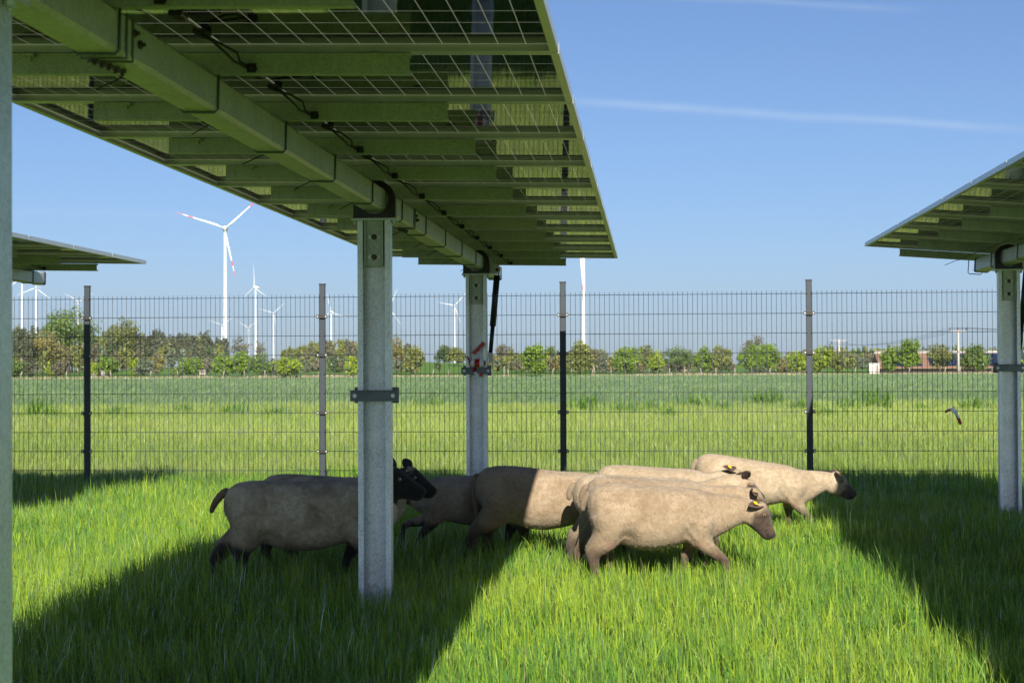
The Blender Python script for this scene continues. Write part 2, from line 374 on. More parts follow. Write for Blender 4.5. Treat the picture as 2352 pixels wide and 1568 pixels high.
# ------------------------------------------------------------------ the ground
def hz(x, y):
    x = np.asarray(x, float); y = np.asarray(y, float)
    z = np.zeros(np.broadcast(x, y).shape)
    # low rise behind the hedgerow, centre; wooded rise on the left
    z = z + 3.0*np.exp(-((x+12)/60)**2 - ((y-520)/110)**2)
    z = z + 3.0*np.exp(-((x+75)/40)**2 - ((y-400)/70)**2)
    return z
def build_ground():
    rr = np.concatenate([np.linspace(0, 30, 25), np.linspace(34, 280, 40), np.linspace(290, 900, 60), np.geomspace(950, 30000, 25)])
    na = 180
    th = np.linspace(0, 2*np.pi, na, endpoint=False)
    X = rr[:, None]*np.cos(th); Y = rr[:, None]*np.sin(th); Z = hz(X, Y)
    v = np.stack([X, Y, Z], -1).reshape(-1, 3)
    i, k = np.meshgrid(np.arange(len(rr)-1), np.arange(na), indexing='ij'); k2 = (k+1) % na
    q = np.stack([i*na+k, (i+1)*na+k, (i+1)*na+k2, i*na+k2], -1).reshape(-1, 4)
    me = fast_mesh('ground', v, np.full(len(q), 4), q.ravel(), ['ground'], smooth=True)
    return obj('ground', me, kind='structure')
build_ground()

# ------------------------------------------------------------------ blades
def blades(name, base, h, wd, yaw, bend, bdir, nseg, mat, tint, label, cat):
    N = len(base); t = np.arange(nseg+1)/nseg
    side = np.stack([np.cos(yaw), np.sin(yaw), np.zeros(N)], -1)
    bd = np.stack([np.cos(bdir), np.sin(bdir), np.zeros(N)], -1)
    cen = base[:, None, :] + bd[:, None, :]*(bend*h)[:, None, None]*(t**2)[None, :, None]
    cen[:, :, 2] += (h*np.sqrt(np.maximum(0.05, 1-0.45*bend**2)))[:, None]*(t-0.30*np.minimum(bend, 1.0)[:, None]*t**3 if False else t[None, :]-0.30*np.minimum(bend, 1.0)[:, None]*(t**3)[None, :])
    wk = wd[:, None]*np.maximum(0.0, 1-t**2.2)[None, :]*np.minimum(1, 0.55+t*1.6)[None, :]
    L = cen[:, :-1] - side[:, None, :]*wk[:, :-1, None]/2; Rr = cen[:, :-1] + side[:, None, :]*wk[:, :-1, None]/2
    per = 2*nseg+1
    V = np.empty((N, per, 3)); V[:, 0:2*nseg:2] = L; V[:, 1:2*nseg:2] = Rr; V[:, -1] = cen[:, -1]
    idx = []; cnt = []
    for k in range(nseg-1): idx += [2*k, 2*k+1, 2*k+3, 2*k+2]; cnt.append(4)
    idx += [2*nseg-2, 2*nseg-1, 2*nseg]; cnt.append(3)
    off = (np.arange(N)*per)[:, None]
    I = (off+np.array(idx)[None, :]).ravel(); Cn = np.tile(cnt, N)
    tt = np.repeat(t[:-1], 2).tolist()+[1.0]
    me = fast_mesh(name, V.reshape(-1, 3), Cn, I, [mat], {'tint': np.repeat(tint, per), 'tt': np.tile(tt, N)})
    return obj(name, me, kind='stuff', label=label, category=cat)

def value_noise(x, y, s, seed):
    r = np.random.default_rng(seed); G = r.random((64, 64)); gx = x/s; gy = y/s
    i = np.floor(gx).astype(int); j = np.floor(gy).astype(int); fx = gx-i; fy = gy-j
    fx = fx*fx*(3-2*fx); fy = fy*fy*(3-2*fy)
    a = G[i % 64, j % 64]; b = G[(i+1) % 64, j % 64]; c = G[i % 64, (j+1) % 64]; d = G[(i+1) % 64, (j+1) % 64]
    return (a*(1-fx)+b*fx)*(1-fy)+(c*(1-fx)+d*fx)*fy
def scatter(n, y0, y1, power, marg):
    # density ~ Y**-power inside the view wedge plus a margin on both sides
    Y = []; X = []
    a = rng.random(n*3)
    if abs(power-2) < 1e-6: yy = y0*(y1/y0)**a
    else:
        k = 2-power; yy = (y0**k+a*(y1**k-y0**k))**(1/k)
    yy = yy[:n]
    half = 0.2822*yy+marg
    xx = (rng.random(n)*2-1)*half - 0.0754*yy
    return xx, yy
def grass():
    n = 290000
    x, y = scatter(n, 5.4, 21.5, 0.55, 1.3)
    # clumping: pull a share of the blades to tuft centres
    nt_ = 9000; tx, ty = scatter(nt_, 5.4, 21.5, 0.55, 1.3)
    k = rng.integers(0, nt_, n); pull = rng.random(n) < 0.62
    x = np.where(pull, tx[k]+rng.normal(0, 0.035, n), x); y = np.where(pull, ty[k]+rng.normal(0, 0.035, n), y)
    tuft_h = rng.normal(1, 0.16, nt_)[k]; tuft_t = rng.normal(0, 0.16, nt_)[k]
    nz = value_noise(x+50, y+50, 0.9, 3); nz2 = value_noise(x+50, y+50, 2.6, 4)
    h = (0.095+0.10*nz+0.065*nz2)*np.where(pull, tuft_h, 1)*rng.uniform(0.5, 1.2, n)
    h *= np.where(y > 17.6, 1.15, 1.0)
    tall = rng.random(n) < 0.012; h = np.where(tall, h*1.55, h)
    wd = rng.uniform(0.0034, 0.0076, n)*np.where(y > 13, 1.3, 1.0); h *= np.where(y < 9, .9, 1.0)
    yaw = rng.uniform(0, np.pi, n); bend = np.abs(rng.normal(0.22, 0.20, n)).clip(0.02, 0.95); bdir = rng.uniform(0, 2*np.pi, n)*0.75+0.4
    tint = (rng.normal(0.52, 0.20, n)+np.where(pull, tuft_t, 0)+(nz2-0.5)*0.35).clip(0, 1)
    base = np.stack([x, y, np.full(n, -0.005)], -1)
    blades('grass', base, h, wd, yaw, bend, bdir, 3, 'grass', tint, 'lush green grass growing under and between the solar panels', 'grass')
    n = 1300; x, y = scatter(n, 5.6, 20.5, 0.6, 1.2)
    blades('dry_stalk', np.stack([x, y, np.full(n, -.005)], -1), rng.uniform(.10, .27, n), rng.uniform(.0025, .0045, n), rng.uniform(0, np.pi, n), np.abs(rng.normal(.45, .3, n)).clip(.02, .95), rng.uniform(0, 6.28, n), 3, 'dry', rng.random(n), 'scattered pale dead stalks among the green grass', 'grass')
    # rough yellowish grass beyond the fence
    n = 120000
    x, y = scatter(n, 20.2, 64, 1.25, 2.0)
    nz = value_noise(x+90, y+90, 2.2, 5); nz2 = value_noise(x+90, y+90, 7.0, 6)
    h = (0.12+0.12*nz+0.10*nz2)*rng.uniform(0.6, 1.25, n)
    wd = rng.uniform(0.006, 0.011, n)*(y/22)**0.8
    base = np.stack([x, y, np.full(n, -0.01)], -1)
    tint = (rng.normal(0.5, 0.2, n)+(nz2-0.5)*0.5).clip(0, 1)
    blades('rough_grass', base, h, wd, rng.uniform(0, np.pi, n), np.abs(rng.normal(0.3, 0.2, n)).clip(0.02, 0.9), rng.uniform(0, 6.28, n), 2, 'rough', tint, 'yellowish rough grass on the unmown strip beyond the wire fence', 'grass')
    # tall weed tufts along the edge of the wheat
    spots = []
    for u, v, s in [(92, 950, 1.1), (85, 935, .7), (540, 945, .8), (640, 950, .7), (265, 945, .6), (1340, 938, 1.0), (1352, 925, 1.1), (1440, 940, .9), (1585, 930, 1.2), (1612, 925, .8), (1735, 920, 1.3), (1760, 925, 1.2), (1840, 935, .8), (1955, 935, .9), (2008, 926, 1.35), (2015, 935, 1.0), (2240, 935, 1.0), (1120, 925, .8), (985, 930, .9), (1660, 935, .7), (1500, 935, .7), (430, 940, .6), (1540, 950, .6), (1900, 950, .6), (2120, 940, .6)]:
        d = ray(u, v+8); p = np.array([0, 0, CH])-d*(CH/d[2]); spots.append((p[0], min(p[1], 62), s))
    nn = 80; cx = np.repeat([s[0] for s in spots], nn); cyy = np.repeat([s[1] for s in spots], nn); sc = np.repeat([s[2] for s in spots], nn); N = len(cx)
    base = np.stack([cx+rng.normal(0, 0.26, N)*sc, cyy+rng.normal(0, 0.3, N), np.full(N, -0.01)], -1)
    blades('weed_tuft', base, sc*rng.uniform(0.22, 0.62, N), rng.uniform(0.03, 0.06, N), rng.uniform(0, np.pi, N), np.abs(rng.normal(0.25, 0.15, N)), rng.uniform(0, 6.28, N), 3, 'weed', rng.random(N), 'dark green tufts of tall weeds along the near edge of the wheat field', 'weeds')
    # young wheat
    n = 130000
    x, y = scatter(n, 58, 295, 1.7, 8.0)
    keep = (y-0.35*x) < 277; x = x[keep]; y = y[keep]; n = len(x)
    h = rng.uniform(0.16, 0.36, n); wd = rng.uniform(0.010, 0.020, n)*(y/55)**0.95
    tint = (rng.normal(0.5, 0.22, n)+(value_noise(x+400, y, 9, 8)-.5)*.5).clip(0, 1)
    base = np.stack([x, y, np.full(n, -0.01)], -1)
    blades('young_wheat', base, h, wd, rng.uniform(0, np.pi, n), np.abs(rng.normal(0.45, 0.2, n)).clip(0.05, .9), rng.normal(0.5, 0.7, n), 2, 'wheat', tint, 'even blue-green young wheat filling the wide field beyond the fence', 'wheat')
    # dry grass margin at the far side of the wheat
    n = 9000; x = rng.uniform(-115, 75, n); y = 276+0.35*x+rng.uniform(-1.0, 5.0, n)
    base = np.stack([x, y, np.full(n, -0.01)], -1)
    blades('dry_grass', base, rng.uniform(0.2, 0.6, n)*(0.4+value_noise(x+300, y, 6, 11)), rng.uniform(0.10, 0.22, n), rng.uniform(0, np.pi, n), np.abs(rng.normal(0.3, 0.2, n)), rng.uniform(0, 6.28, n), 2, 'dry', rng.random(n), 'pale dry grass margin between the wheat and the hedgerow', 'grass')
grass()

# ------------------------------------------------------------------ solar trackers
PT, MWID, MLEN = 1.1465, 1.134, 2.278
def panel_meshes():
    a = MB(); hx = MLEN/2; hy = MWID/2; fh = 0.035; lip = 0.028; th = 0.0025
    # frame bars: outer wall plus bottom flange (open profile), mitred lengths butted
    for s in (-1, 1):
        a.box(*sorted((s*hx, s*(hx-0.009))), -hy, hy, 0, fh)
        a.box(*sorted((s*(hx-0.009), s*(hx-lip))), -hy+0.009, hy-0.009, 0.0, th)
        a.box(-hx+0.009, hx-0.009, *sorted((s*hy, s*(hy-0.009))), 0, fh)
        a.box(-hx+lip, hx-lip, *sorted((s*(hy-0.009), s*(hy-lip))), 0.0, th)
    frame = a.mesh('solar_panel', 'alu')
    l = MB(); z = 0.029
    l.add([(-hx+.009,-hy+.009,z),(hx-.009,-hy+.009,z),(hx-.009,hy-.009,z),(-hx+.009,hy-.009,z)], [(0,3,2,1)])
    lam = l.mesh('laminate', 'laminate')
    c = MB(); px = 0.0931; py = 0.1858; gx = 0.0028; g = 0.0065
    for i in range(24):
        x0 = (i-12)*px + (0.006 if i >= 12 else -0.006)
        for j in range(6):
            y0 = (j-3)*py
            X0, X1, Y0, Y1 = x0+gx/2, x0+px-gx/2, y0+g/2, y0+py-g/2
            c.add([(X0,Y0,z-.0002),(X1,Y0,z-.0002),(X1,Y1,z-.0002),(X0,Y1,z-.0002)], [(0,3,2,1)])
            c.add([(X0,Y0,z+.0002),(X1,Y0,z+.0002),(X1,Y1,z+.0002),(X0,Y1,z+.0002)], [(0,1,2,3)])
    cel = c.mesh('cells', 'cell')
    j = MB(); j.bev(-.022, .022, -.038, .038, 0.006, .024, .005, 1); jb = j.mesh('junction_box', 'black')
    return frame, lam, cel, jb
FRAME, LAM, CELL, JBOX = panel_meshes()
def purlin_mesh():
    a = MB(); h = 0.070; d = 0.045; t = 0.003; L = 1.434/2
    # channel: web towards the row's near side, flanges pointing away
    poly = [(-d/2,-h),(d/2,-h),(d/2,-h+.012),(d/2-t,-h+.012),(d/2-t,-h+t),(-d/2+t,-h+t),(-d/2+t,-t),(d/2-t,-t),(d/2-t,-.012),(d/2,-.012),(d/2,0),(-d/2,0)]
    a.prism(poly, 0, -L, L)
    return a.mesh('purlin', 'galv_old')
PURLIN = purlin_mesh()
TS = 0.122
def clampstrap_mesh():
    a = MB(); h = TS/2+0.004; r = 0.0045
    pts = [(-h, 0, h+.01), (-h, 0, -h+.012), (-h+.012, 0, -h), (h-.012, 0, -h), (h, 0, -h+.012), (h, 0, h+.01)]
    a.tube(pts, r, 6); return a.mesh('u_bolt', 'bracket')
UBOLT = clampstrap_mesh()
def mclamp_mesh():
    a = MB(); a.box(-.02, .02, -.008, .03, -.014, -.003); a.tube([(0, .012, -.03), (0, .012, -.003)], .006, 6); return a.mesh('panel_clamp', 'galv_old')
MCLAMP = mclamp_mesh()
def hexbolt(a, c, ax, r=0.011, h=0.012):
    c = np.array(c, float); d = np.zeros(3); d[abs(ax)-1] = math.copysign(1, ax)
    a.tube([c, c+d*h], r, 6, sm=False); a.tube([c+d*h, c+d*(h+.010)], r*.5, 6)
def post_meshes():
    W_ = 0.182; D = 0.085; t = 0.006; lip = 0.030
    hw = W_/2
    poly = [(-hw,0),(-hw+lip,0),(-hw+lip,t),(-hw+t,t),(-hw+t,D-t),(hw-t,D-t),(hw-t,t),(hw-lip,t),(hw-lip,0),(hw,0),(hw,D),(-hw,D)]
    a = MB(); a.prism(poly, 2, -0.4, 2.165); post = a.mesh('post', 'galv_post')
    # head plate inside the channel (U-shaped), with slots and holes as dark recesses
    b = MB(); z0 = 1.915; z1 = 2.172
    b.box(-.046, .046, .020, .024, z0, z1); b.box(-.052, -.046, -.004, .024, z0, z1); b.box(.046, .052, -.004, .024, z0, z1)
    hp = b.mesh('head_plate', 'galv_old')
    s = MB(); q = [(.024+.011*math.cos(t), .011*math.sin(t)) for t in np.linspace(-math.pi/2, math.pi/2, 7)]; q += [(-x, z) for x, z in q[::-1]]
    s.prism(q, 1, .0182, .0195); sl = s.mesh('slot', 'alu')
    s = MB(); s.tube([(0, .0195, 0), (0, .0182, 0)], .004, 8, sm=False); hl = s.mesh('hole', 'alu')
    e = MB()
    e.tube([(0, .018, 0), (0, .004, 0)], .017, 6, sm=False); e.tube([(0, .004, 0), (0, -.008, 0)], .009, 8); bo = e.mesh('bolt', 'bolt')
    # cross bracket clamped round the post
    c = MB()
    c.box(-.132, .132, -.014, -.010, -.030, .030); c.box(-.132, .132, -.030, -.014, .027, .031)
    c.box(-.124, -.098, .088, .092, -.042, .046); c.box(.098, .124, .088, .092, -.042, .046); c.box(-.124, .124, .092, .096, -.042, .046)
    br = c.mesh('cross_bracket', 'bracket')
    g = MB(); g.tube([(0, -.014, 0), (0, -.017, 0)], .012, 10, sm=False); g.tube([(0, -.017, 0), (0, -.027, 0)], .0075, 6, sm=False); g.tube([(0, -.010, 0), (0, .09, 0)], .004, 6); sc = g.mesh('screw', 'alu')
    return post, hp, sl, hl, bo, br, sc
POST, HEADP, SLOT, HOLE, BOLT, CROSSB, SCREW = post_meshes()
ZT = 2.282
def bearing_meshes():
    n = 28; ro = 0.120; ri = 0.080; y0, y1 = -.028, .028
    zb = -.104
    outer = []
    # arch outline: rounded top, square bottom
    for k in range(n+1):
        th = math.pi*k/n; outer.append((ro*math.cos(th)*0.96, ro*math.sin(th)*0.93))
    m_ = MB()
    prof = [(ro*.975, zb)]+outer+[(-ro*.975, zb)]
    # ring faces between profile and hole, per angle
    hole = [(ri*math.cos(a), ri*math.sin(a)) for a in np.linspace(-math.pi/2+0.0001, 1.5*math.pi-0.0001, 48, endpoint=False)]
    def ext(a):
        best = 1e9; d = (math.cos(a), math.sin(a))
        for i in range(len(prof)):
            p = prof[i]; q = prof[(i+1) % len(prof)]; ex, ey = q[0]-p[0], q[1]-p[1]
            den = d[0]*ey-d[1]*ex
            if abs(den) < 1e-9: continue
            t = (p[0]*ey-p[1]*ex)/den; s = (p[0]*d[1]-p[1]*d[0])/den
            if t > 0 and -1e-6 <= s <= 1+1e-6: best = min(best, t)
        return (best*d[0], best*d[1])
    angs = np.linspace(0, 2*math.pi, 72, endpoint=False)
    vs = []
    for y in (y0, y1):
        for a in angs: vs.append((ri*math.cos(a), y, ri*math.sin(a)))
        for a in angs: e = ext(a); vs.append((e[0], y, e[1]))
    N = 72; fs = []
    for k in range(N):
        k2 = (k+1) % N
        fs += [(k, k2, N+k2, N+k), (2*N+k, 3*N+k, 3*N+k2, 2*N+k2), (N+k, N+k2, 3*N+k2, 3*N+k), (k, 2*N+k, 2*N+k2, k2)]
    m_.add(vs, fs); m_.box(-.117, .117, -.045, -.028, zb, zb+.012)
    house = m_.mesh('bearing_housing', 'housing')
    d = MB(); d.tube([(0, -.020, 0), (0, .020, 0)], ri-.001, 40, sm=False); bush = d.mesh('bearing_bush', 'bush')
    p = MB(); p.box(-.125, .125, -.06, .06, zb-.012, zb)
    for sx in (-1, 1): hexbolt(p, (sx*.105, -.02, zb-.012), -3, .012, .014)
    plate = p.mesh('base_plate', 'galv')
    return house, bush, plate
HOUSE, BUSH, BPLATE = bearing_meshes()

def cable_path(side, seed):
    r = random.Random(seed); j = lambda a: r.uniform(-a, a)
    if side == 0:      # loop from the last junction box over to the purlin
        return [(0.0, .28, .008), (.05+j(.01), .33, -.005), (.085+j(.012), .40, -.02-abs(j(.015))), (.09+j(.01), .47, -.045), (.10+j(.01), .535, -.052), (.11, .56, -.05)]
    return [(0.02, .30, .004), (.06, .36, -.03-abs(j(.01))), (.075+j(.01), .44, -.05), (.095, .53, -.055)]
CABLES = []
for k in range(3):
    a = MB(); a.tube(cable_path(0, k), .0045, 6); a.tube(cable_path(1, k+9), .0045, 6); a.tube([(.10, .53, -.052), (.135, .575, -.060)], .010, 6); a.box(.095, .125, .535, .545, -.07, -.04)
    CABLES.append(a.mesh('cable', 'black'))
tie = MB(); tie.tube([(0, 0, 0), (-.09, .03, -.03), (-.18, .05, -.075)], .0028, 5); TIE = tie.mesh('cable_tie', 'black')
cb_ = MB(); cb_.add([(-.006,-.56,.0265),(.006,-.56,.0265),(.006,.56,.0265),(-.006,.56,.0265)], [(0,3,2,1)]); MIDL = cb_.mesh('centre_ribbon', 'laminate')

def tracker(label, xt, yend, nmod, tilt, posts, dx, tube_end, splices, dampers, brackets):
    T = thing('solar_tracker', label, 'solar tracker', (xt, yend, 0), group='parallel rows of solar trackers')
    y00 = -nmod*PT-0.3
    # static parts: posts and bearings
    for i, py in enumerate(posts):
        p = obj('post', POST, T, (0, py-yend-.05, 0))
        obj('head_plate', HEADP, p)
        for zz in (2.075, 1.965): obj('slot', SLOT, p, (0, 0, zz))
        for xx in (-.018, .018): obj('hole', HOLE, p, (xx, 0, 2.02))
        obj('bolt', BOLT, p, (0, 0, 2.075)); obj('bolt', BOLT, p, (0, 0, 1.965))
        if brackets[i] is not None:
            br = obj('cross_bracket', CROSSB, T, (0, py-yend-.05, brackets[i]))
            for sx in (-.106, .106): obj('screw', SCREW, br, (sx, 0, 0))
        hb = obj('bearing_housing', HOUSE, T, (0, py-yend, ZT)); obj('bearing_bush', BUSH, hb); obj('base_plate', BPLATE, hb)
    # rotating parts
    cs, sn = math.cos(tilt), math.sin(tilt)
    def rot(x, z): return (x*cs-z*sn, ZT+x*sn+z*cs)           # tracker cross-section, right side up for tilt > 0
    rr = (0, -tilt, 0)
    tb = MB(); h = TS/2; tb.bev(-h, h, y00, tube_end-yend, -h, h, .012, 1); tube = tb.build('torque_tube', 'galv_tube', T, (0, 0, ZT)); tube.rotation_euler = rr
    ec = MB(); ec.bev(-h-.006, h+.006, tube_end-yend-.03, tube_end-yend+.004, -h-.006, h+.006, .01, 1); ec.build('end_cap', 'black', tube)
    for sy in splices:
        for k in range(2):
            c = MB(); hexbolt(c, (h, sy-yend-.03+.06*k, .018-.022*k), 1, .013, .010); c.build('splice_bolt', 'bolt', tube)
        for k in range(5):
            c = MB(); hexbolt(c, (-.03+.005*k, sy-yend-.09+.05*k, -h), -3, .013, .010); c.build('splice_bolt', 'bolt', tube)
        for e in (-.03, .03):
            c = MB(); c.tube([(-h-.003, sy-yend+e-.07, h), (-h-.003, sy-yend+e-.07, -h-.003), (h+.003, sy-yend+e-.07, -h-.003), (h+.003, sy-yend+e-.07, h)], .004, 5, sm=False); c.build('splice_collar', 'bracket', tube)
    zp = h+0.070+.001
    for i in range(nmod+1):
        yy = -i*PT
        x_, z_ = rot(0, zp)
        pu = obj('purlin', PURLIN, T, (x_, yy, z_), rr)
        for sx in (-.58, .60): obj('panel_clamp', MCLAMP, pu, (sx, -.038, 0))
        obj('u_bolt', UBOLT, tube, (0, yy, 0))
        if i < nmod:
            x_, z_ = rot(dx, zp+.003)
            pn = obj('solar_panel', FRAME, T, (x_, yy-PT/2, z_), rr)
            obj('laminate', LAM, pn); obj('cells', CELL, pn, kind='stuff')
            for jy in (-.36, 0, .30): obj('junction_box', JBOX, pn, (0, jy, .004))
            obj('cable', CABLES[i % 3], pn, (0, 0, 0)); obj('centre_ribbon', MIDL, pn)
            obj('cable_tie', TIE, pn, (-.20-.02*(i % 3), .5-.03*(i % 2), -.06), (0, 0, .3*(i % 3)))
    for py in dampers:
        y = py-yend
        x_, z_ = rot(0, 0)
        a = MB(); pl = [(.055, -.055), (.055, .055), (.11, .04), (.155, -.02), (.185, -.02), (.205, -.05), (.20, -.085), (.175, -.10), (.12, -.095), (.07, -.065)]
        a.prism(pl, 1, y+.055, y+.065); a.prism(pl, 1, y+.115, y+.125)
        arm = a.build('damper_arm', 'galv', T, (0, 0, ZT))
        b = MB(); b.tube([(.178, y+.045, -.068), (.178, y+.135, -.068)], .016, 12, sm=False); b.build('pin', 'bolt', arm)
        d = MB(); top = np.array([.175, y+.09, ZT-.10]); bot = np.array([.112, y+.10, 1.48]); mid = top+(bot-top)*.66
        d.tube([top+(bot-top)*.02, mid], .028, 14); d.tube([mid, bot], .019, 12); dm = d.build('damper', 'damper', T)
        e = MB(); e.box(.096, .135, y+.07, y+.13, 1.40, 1.485); e.build('damper_foot', 'galv', dm)
    return T
tracker('long solar panel row overhead, carried by the thick steel post among the sheep', -1.51, 17.49, 19, -0.0166, [3.925, 9.965, 15.9], 0.075, 17.85, [5.05, 11.25], [15.9], [None, 1.20, 1.325])
tracker('solar panel row at the right edge, its left side tilted up', 3.09, 17.47, 18, -0.070, [4.1, 10.0, 15.9], 0.09, 17.15, [11.25], [15.9], [None, 1.20, 1.33])
tracker('solar panel row at far left, only its end showing beyond the near post', -6.19, 17.70, 9, -0.0166, [10.0, 15.9], 0.075, 18.07, [11.25], [15.9], [1.2, 1.33])

# ------------------------------------------------------------------ wire mesh fence
FX, FY, FA, FZT = -0.88157, 18.66616, -0.01008, 2.0927
def fence():
    F = thing('mesh_fence', 'anthracite double-wire mesh fence with square posts running behind the sheep', 'fence', (FX, FY, 0), (0, 0, FA))
    sp = 2.51
    pb = MB(); pb.bev(-.030, .030, .0, .040, -.4, 2.222, .004, 2); PM = pb.mesh('fence_post', 'fence')
    cp = MB(); cp.bev(-.034, .034, -.004, .044, 2.222, 2.236, .005, 2); CP = cp.mesh('cap', 'clamp')
    ck = MB(); ck.box(-.056, .056, -.022, -.012, -.018, .018); ck.box(-.030, .030, -.012, .0, -.018, .018); CK = ck.mesh('clamp', 'clamp')
    sc = MB(); sc.tube([(0, -.022, 0), (0, -.025, 0)], .0075, 8, sm=False); SC = sc.mesh('clamp_screw', 'alu')
    vw = MB(); vw.tube([(0, 0, .05), (0, 0, FZT+.030)], .0026, 5); VW = vw.mesh('vertical_wire', 'fence')
    for k in range(-4, 5):
        x = k*sp
        p = obj('fence_post', PM, F, (x, 0, 0)); obj('cap', CP, p)
        for dz in (.2, .6, 1.2, 1.6):
            c = obj('clamp', CK, p, (0, 0, FZT-dz))
            for s in (-.043, .043): obj('clamp_screw', SC, c, (s, 0, 0))
    for k in range(-4, 4):
        x0 = k*sp
        h = MB()
        for r_ in range(11):
            z = FZT-.2*r_
            for yy in (-.0065, .0065): h.tube([(.018, yy, z), (sp-.018, yy, z)], .0031, 5)
        pn = h.build('mesh_panel', 'fence', F, (x0, -.006, 0))
        for j in range(50):
            obj('vertical_wire', VW, pn, (.030+j*(sp-.06)/49, 0, 0))
    return F
fence()

# ------------------------------------------------------------------ barrier tapes
def ribbon(a, pts, wd, nrm, nb, start=0):
    pts = [np.array(p, float) for p in pts]; nrm = np.array(nrm, float)
    seg = []
    for p, q in zip(pts[:-1], pts[1:]):
        for k in range(4): seg.append(p+(q-p)*k/4)
    seg.append(pts[-1])
    t0 = seg[1]-seg[0]
    for i in range(len(seg)-1):
        d = seg[i+1]-seg[i]; s_ = np.cross(d, nrm); s_ /= np.linalg.norm(s_)+1e-9
        wob = 1+.15*math.sin(i*1.9)
        p, q = seg[i], seg[i+1]; n_ = nrm*.0015
        mi = (i//nb+start) % 2
        a.add([p-s_*wd*wob-n_, p+s_*wd-n_, q+s_*wd-n_, q-s_*wd*wob-n_, p-s_*wd*wob+n_, p+s_*wd+n_, q+s_*wd+n_, q-s_*wd*wob+n_], [(0,1,2,3),(7,6,5,4),(0,4,5,1),(1,5,6,2),(2,6,7,3),(3,7,4,0)], mi)
def tapes():
    Y = 15.82
    a = MB(); q = lambda u, v, y=Y: P(u, v, y)
    ribbon(a, [q(1112, 787), q(1099, 800), q(1087, 813)], .017, (0, -1, 0), 9)
    ribbon(a, [q(1087, 813), q(1087, 820, Y-.02), q(1090, 831, Y-.05)], .014, (0, -1, 0), 9, 1)
    # crumpled knot: a lumpy bundle with printed bands
    kc = q(1096, 834, Y-.035); nA, nB = 10, 16; vs = []
    for i in range(nA+1):
        for k in range(nB):
            ph = math.pi*i/nA; th = 2*math.pi*k/nB; lump = 1+.16*math.sin(3*th+2*ph)+.12*math.sin(5*ph+th*2)
            vs.append(kc+np.array([.072*math.cos(ph)*(1+.06*math.sin(4*th)), .030*math.sin(ph)*math.cos(th)*lump, .036*math.sin(ph)*math.sin(th)*lump]))
    for i in range(nA):
        a.add([vs[(i+e)*nB+k] for e in (0, 1) for k in range(nB)], [(k, (k+1) % nB, nB+(k+1) % nB, nB+k) for k in range(nB)], (i//2) % 2)
    ribbon(a, [q(1080, 834, Y-.03), q(1077, 826, Y-.035), q(1073, 818, Y-.03)], .008, (0.2, -1, 0), 9)
    ribbon(a, [q(1090, 838, Y-.03), q(1090, 850, Y-.005), q(1092, 858, Y-.02), q(1100, 862, Y-.035), q(1108, 857, Y-.03)], .013, (0, -1, 0), 6)
    a.build('barrier_tape', ['red_tape', 'white_tape'], label='red and white barrier tape knotted round the second steel post above its bracket', category='tape')
    Y = FY-.05
    a = MB()
    ribbon(a, [q(2170, 946, Y), q(2178, 942, Y), q(2190, 938, Y)], .012, (0, -1, 0), 6)
    ribbon(a, [q(2185, 937, Y-.02), q(2191, 941, Y-.02), q(2193, 947, Y-.02)], .026, (0, -1, .2), 9, 1)
    ribbon(a, [q(2192, 944, Y-.01), q(2198, 956, Y-.01), q(2206, 975, Y-.01)], .011, (0, -1, 0), 4, 1)
    ribbon(a, [q(2195, 944, Y-.015), q(2203, 960, Y-.015), q(2208, 972, Y-.015)], .009, (0, -1, 0), 4, 1)
    a.build('barrier_tape', ['red_tape', 'white_tape'], label='scrap of red and white barrier tape fluttering from the fence mesh at right', category='tape')
tapes()

# ------------------------------------------------------------------ sheep
WOOL = {
 'pale': wool_mat('shorn_wool_pale', (0.47, 0.375, 0.26), (0.30, 0.22, 0.13), (0.085, 0.058, 0.044), (0.060, 0.039, 0.030)),
 'tan': wool_mat('shorn_wool_tan', (0.385, 0.295, 0.195), (0.23, 0.16, 0.095), (0.055, 0.035, 0.024), (0.065, 0.040, 0.028)),
 'grey': wool_mat('shorn_wool_grey', (0.60, 0.48, 0.34), (0.20, 0.135, 0.065), (0.016, 0.014, 0.013), (0.026, 0.020, 0.017)),
 'dark': wool_mat('shorn_wool_dark', (0.40, 0.32, 0.235), (0.20, 0.15, 0.095), (0.028, 0.024, 0.022), (0.036, 0.028, 0.025))}
EAR = simple('dark_ear_skin', (0.07, 0.042, 0.032), 0.8, 0, 0.3, 60)
EARB = simple('black_ear_skin', (0.016, 0.014, 0.014), 0.8, 0, 0.3, 60)
TORSO = [(0.00, .545, .455, .045), (.025, .60, .41, .095), (.07, .632, .35, .135), (.15, .645, .305, .165), (.25, .645, .270, .182), (.36, .640, .243, .196), (.47, .634, .238, .202), (.58, .630, .252, .198), (.68, .630, .272, .182), (.76, .624, .285, .160), (.85, .600, .31, .128), (.93, .565, .345, .095), (1.0, .51, .40, .05)]
def ring_loft(a, secs, n=18):
    vs = []; fs = []
    for (c, up, sd, hh, hw) in secs:
        for k in range(n):
            th = 2*math.pi*k/n; cx_, sy_ = math.cos(th), math.sin(th)
            e = 0.86
            cx2 = math.copysign(abs(cx_)**e, cx_); sy2 = math.copysign(abs(sy_)**e, sy_)
            vs.append(c+up*hh*sy2+sd*hw*cx2)
    m_ = len(secs)
    for i in range(m_-1):
        for k in range(n): fs.append((i*n+k, i*n+(k+1) % n, (i+1)*n+(k+1) % n, (i+1)*n+k))
    fs.append(tuple(range(n-1, -1, -1))); fs.append(tuple((m_-1)*n+k for k in range(n)))
    a.add(vs, fs)
SDIR = np.array([0, 1.0, 0]); UPV = np.array([0, 0, 1.0])
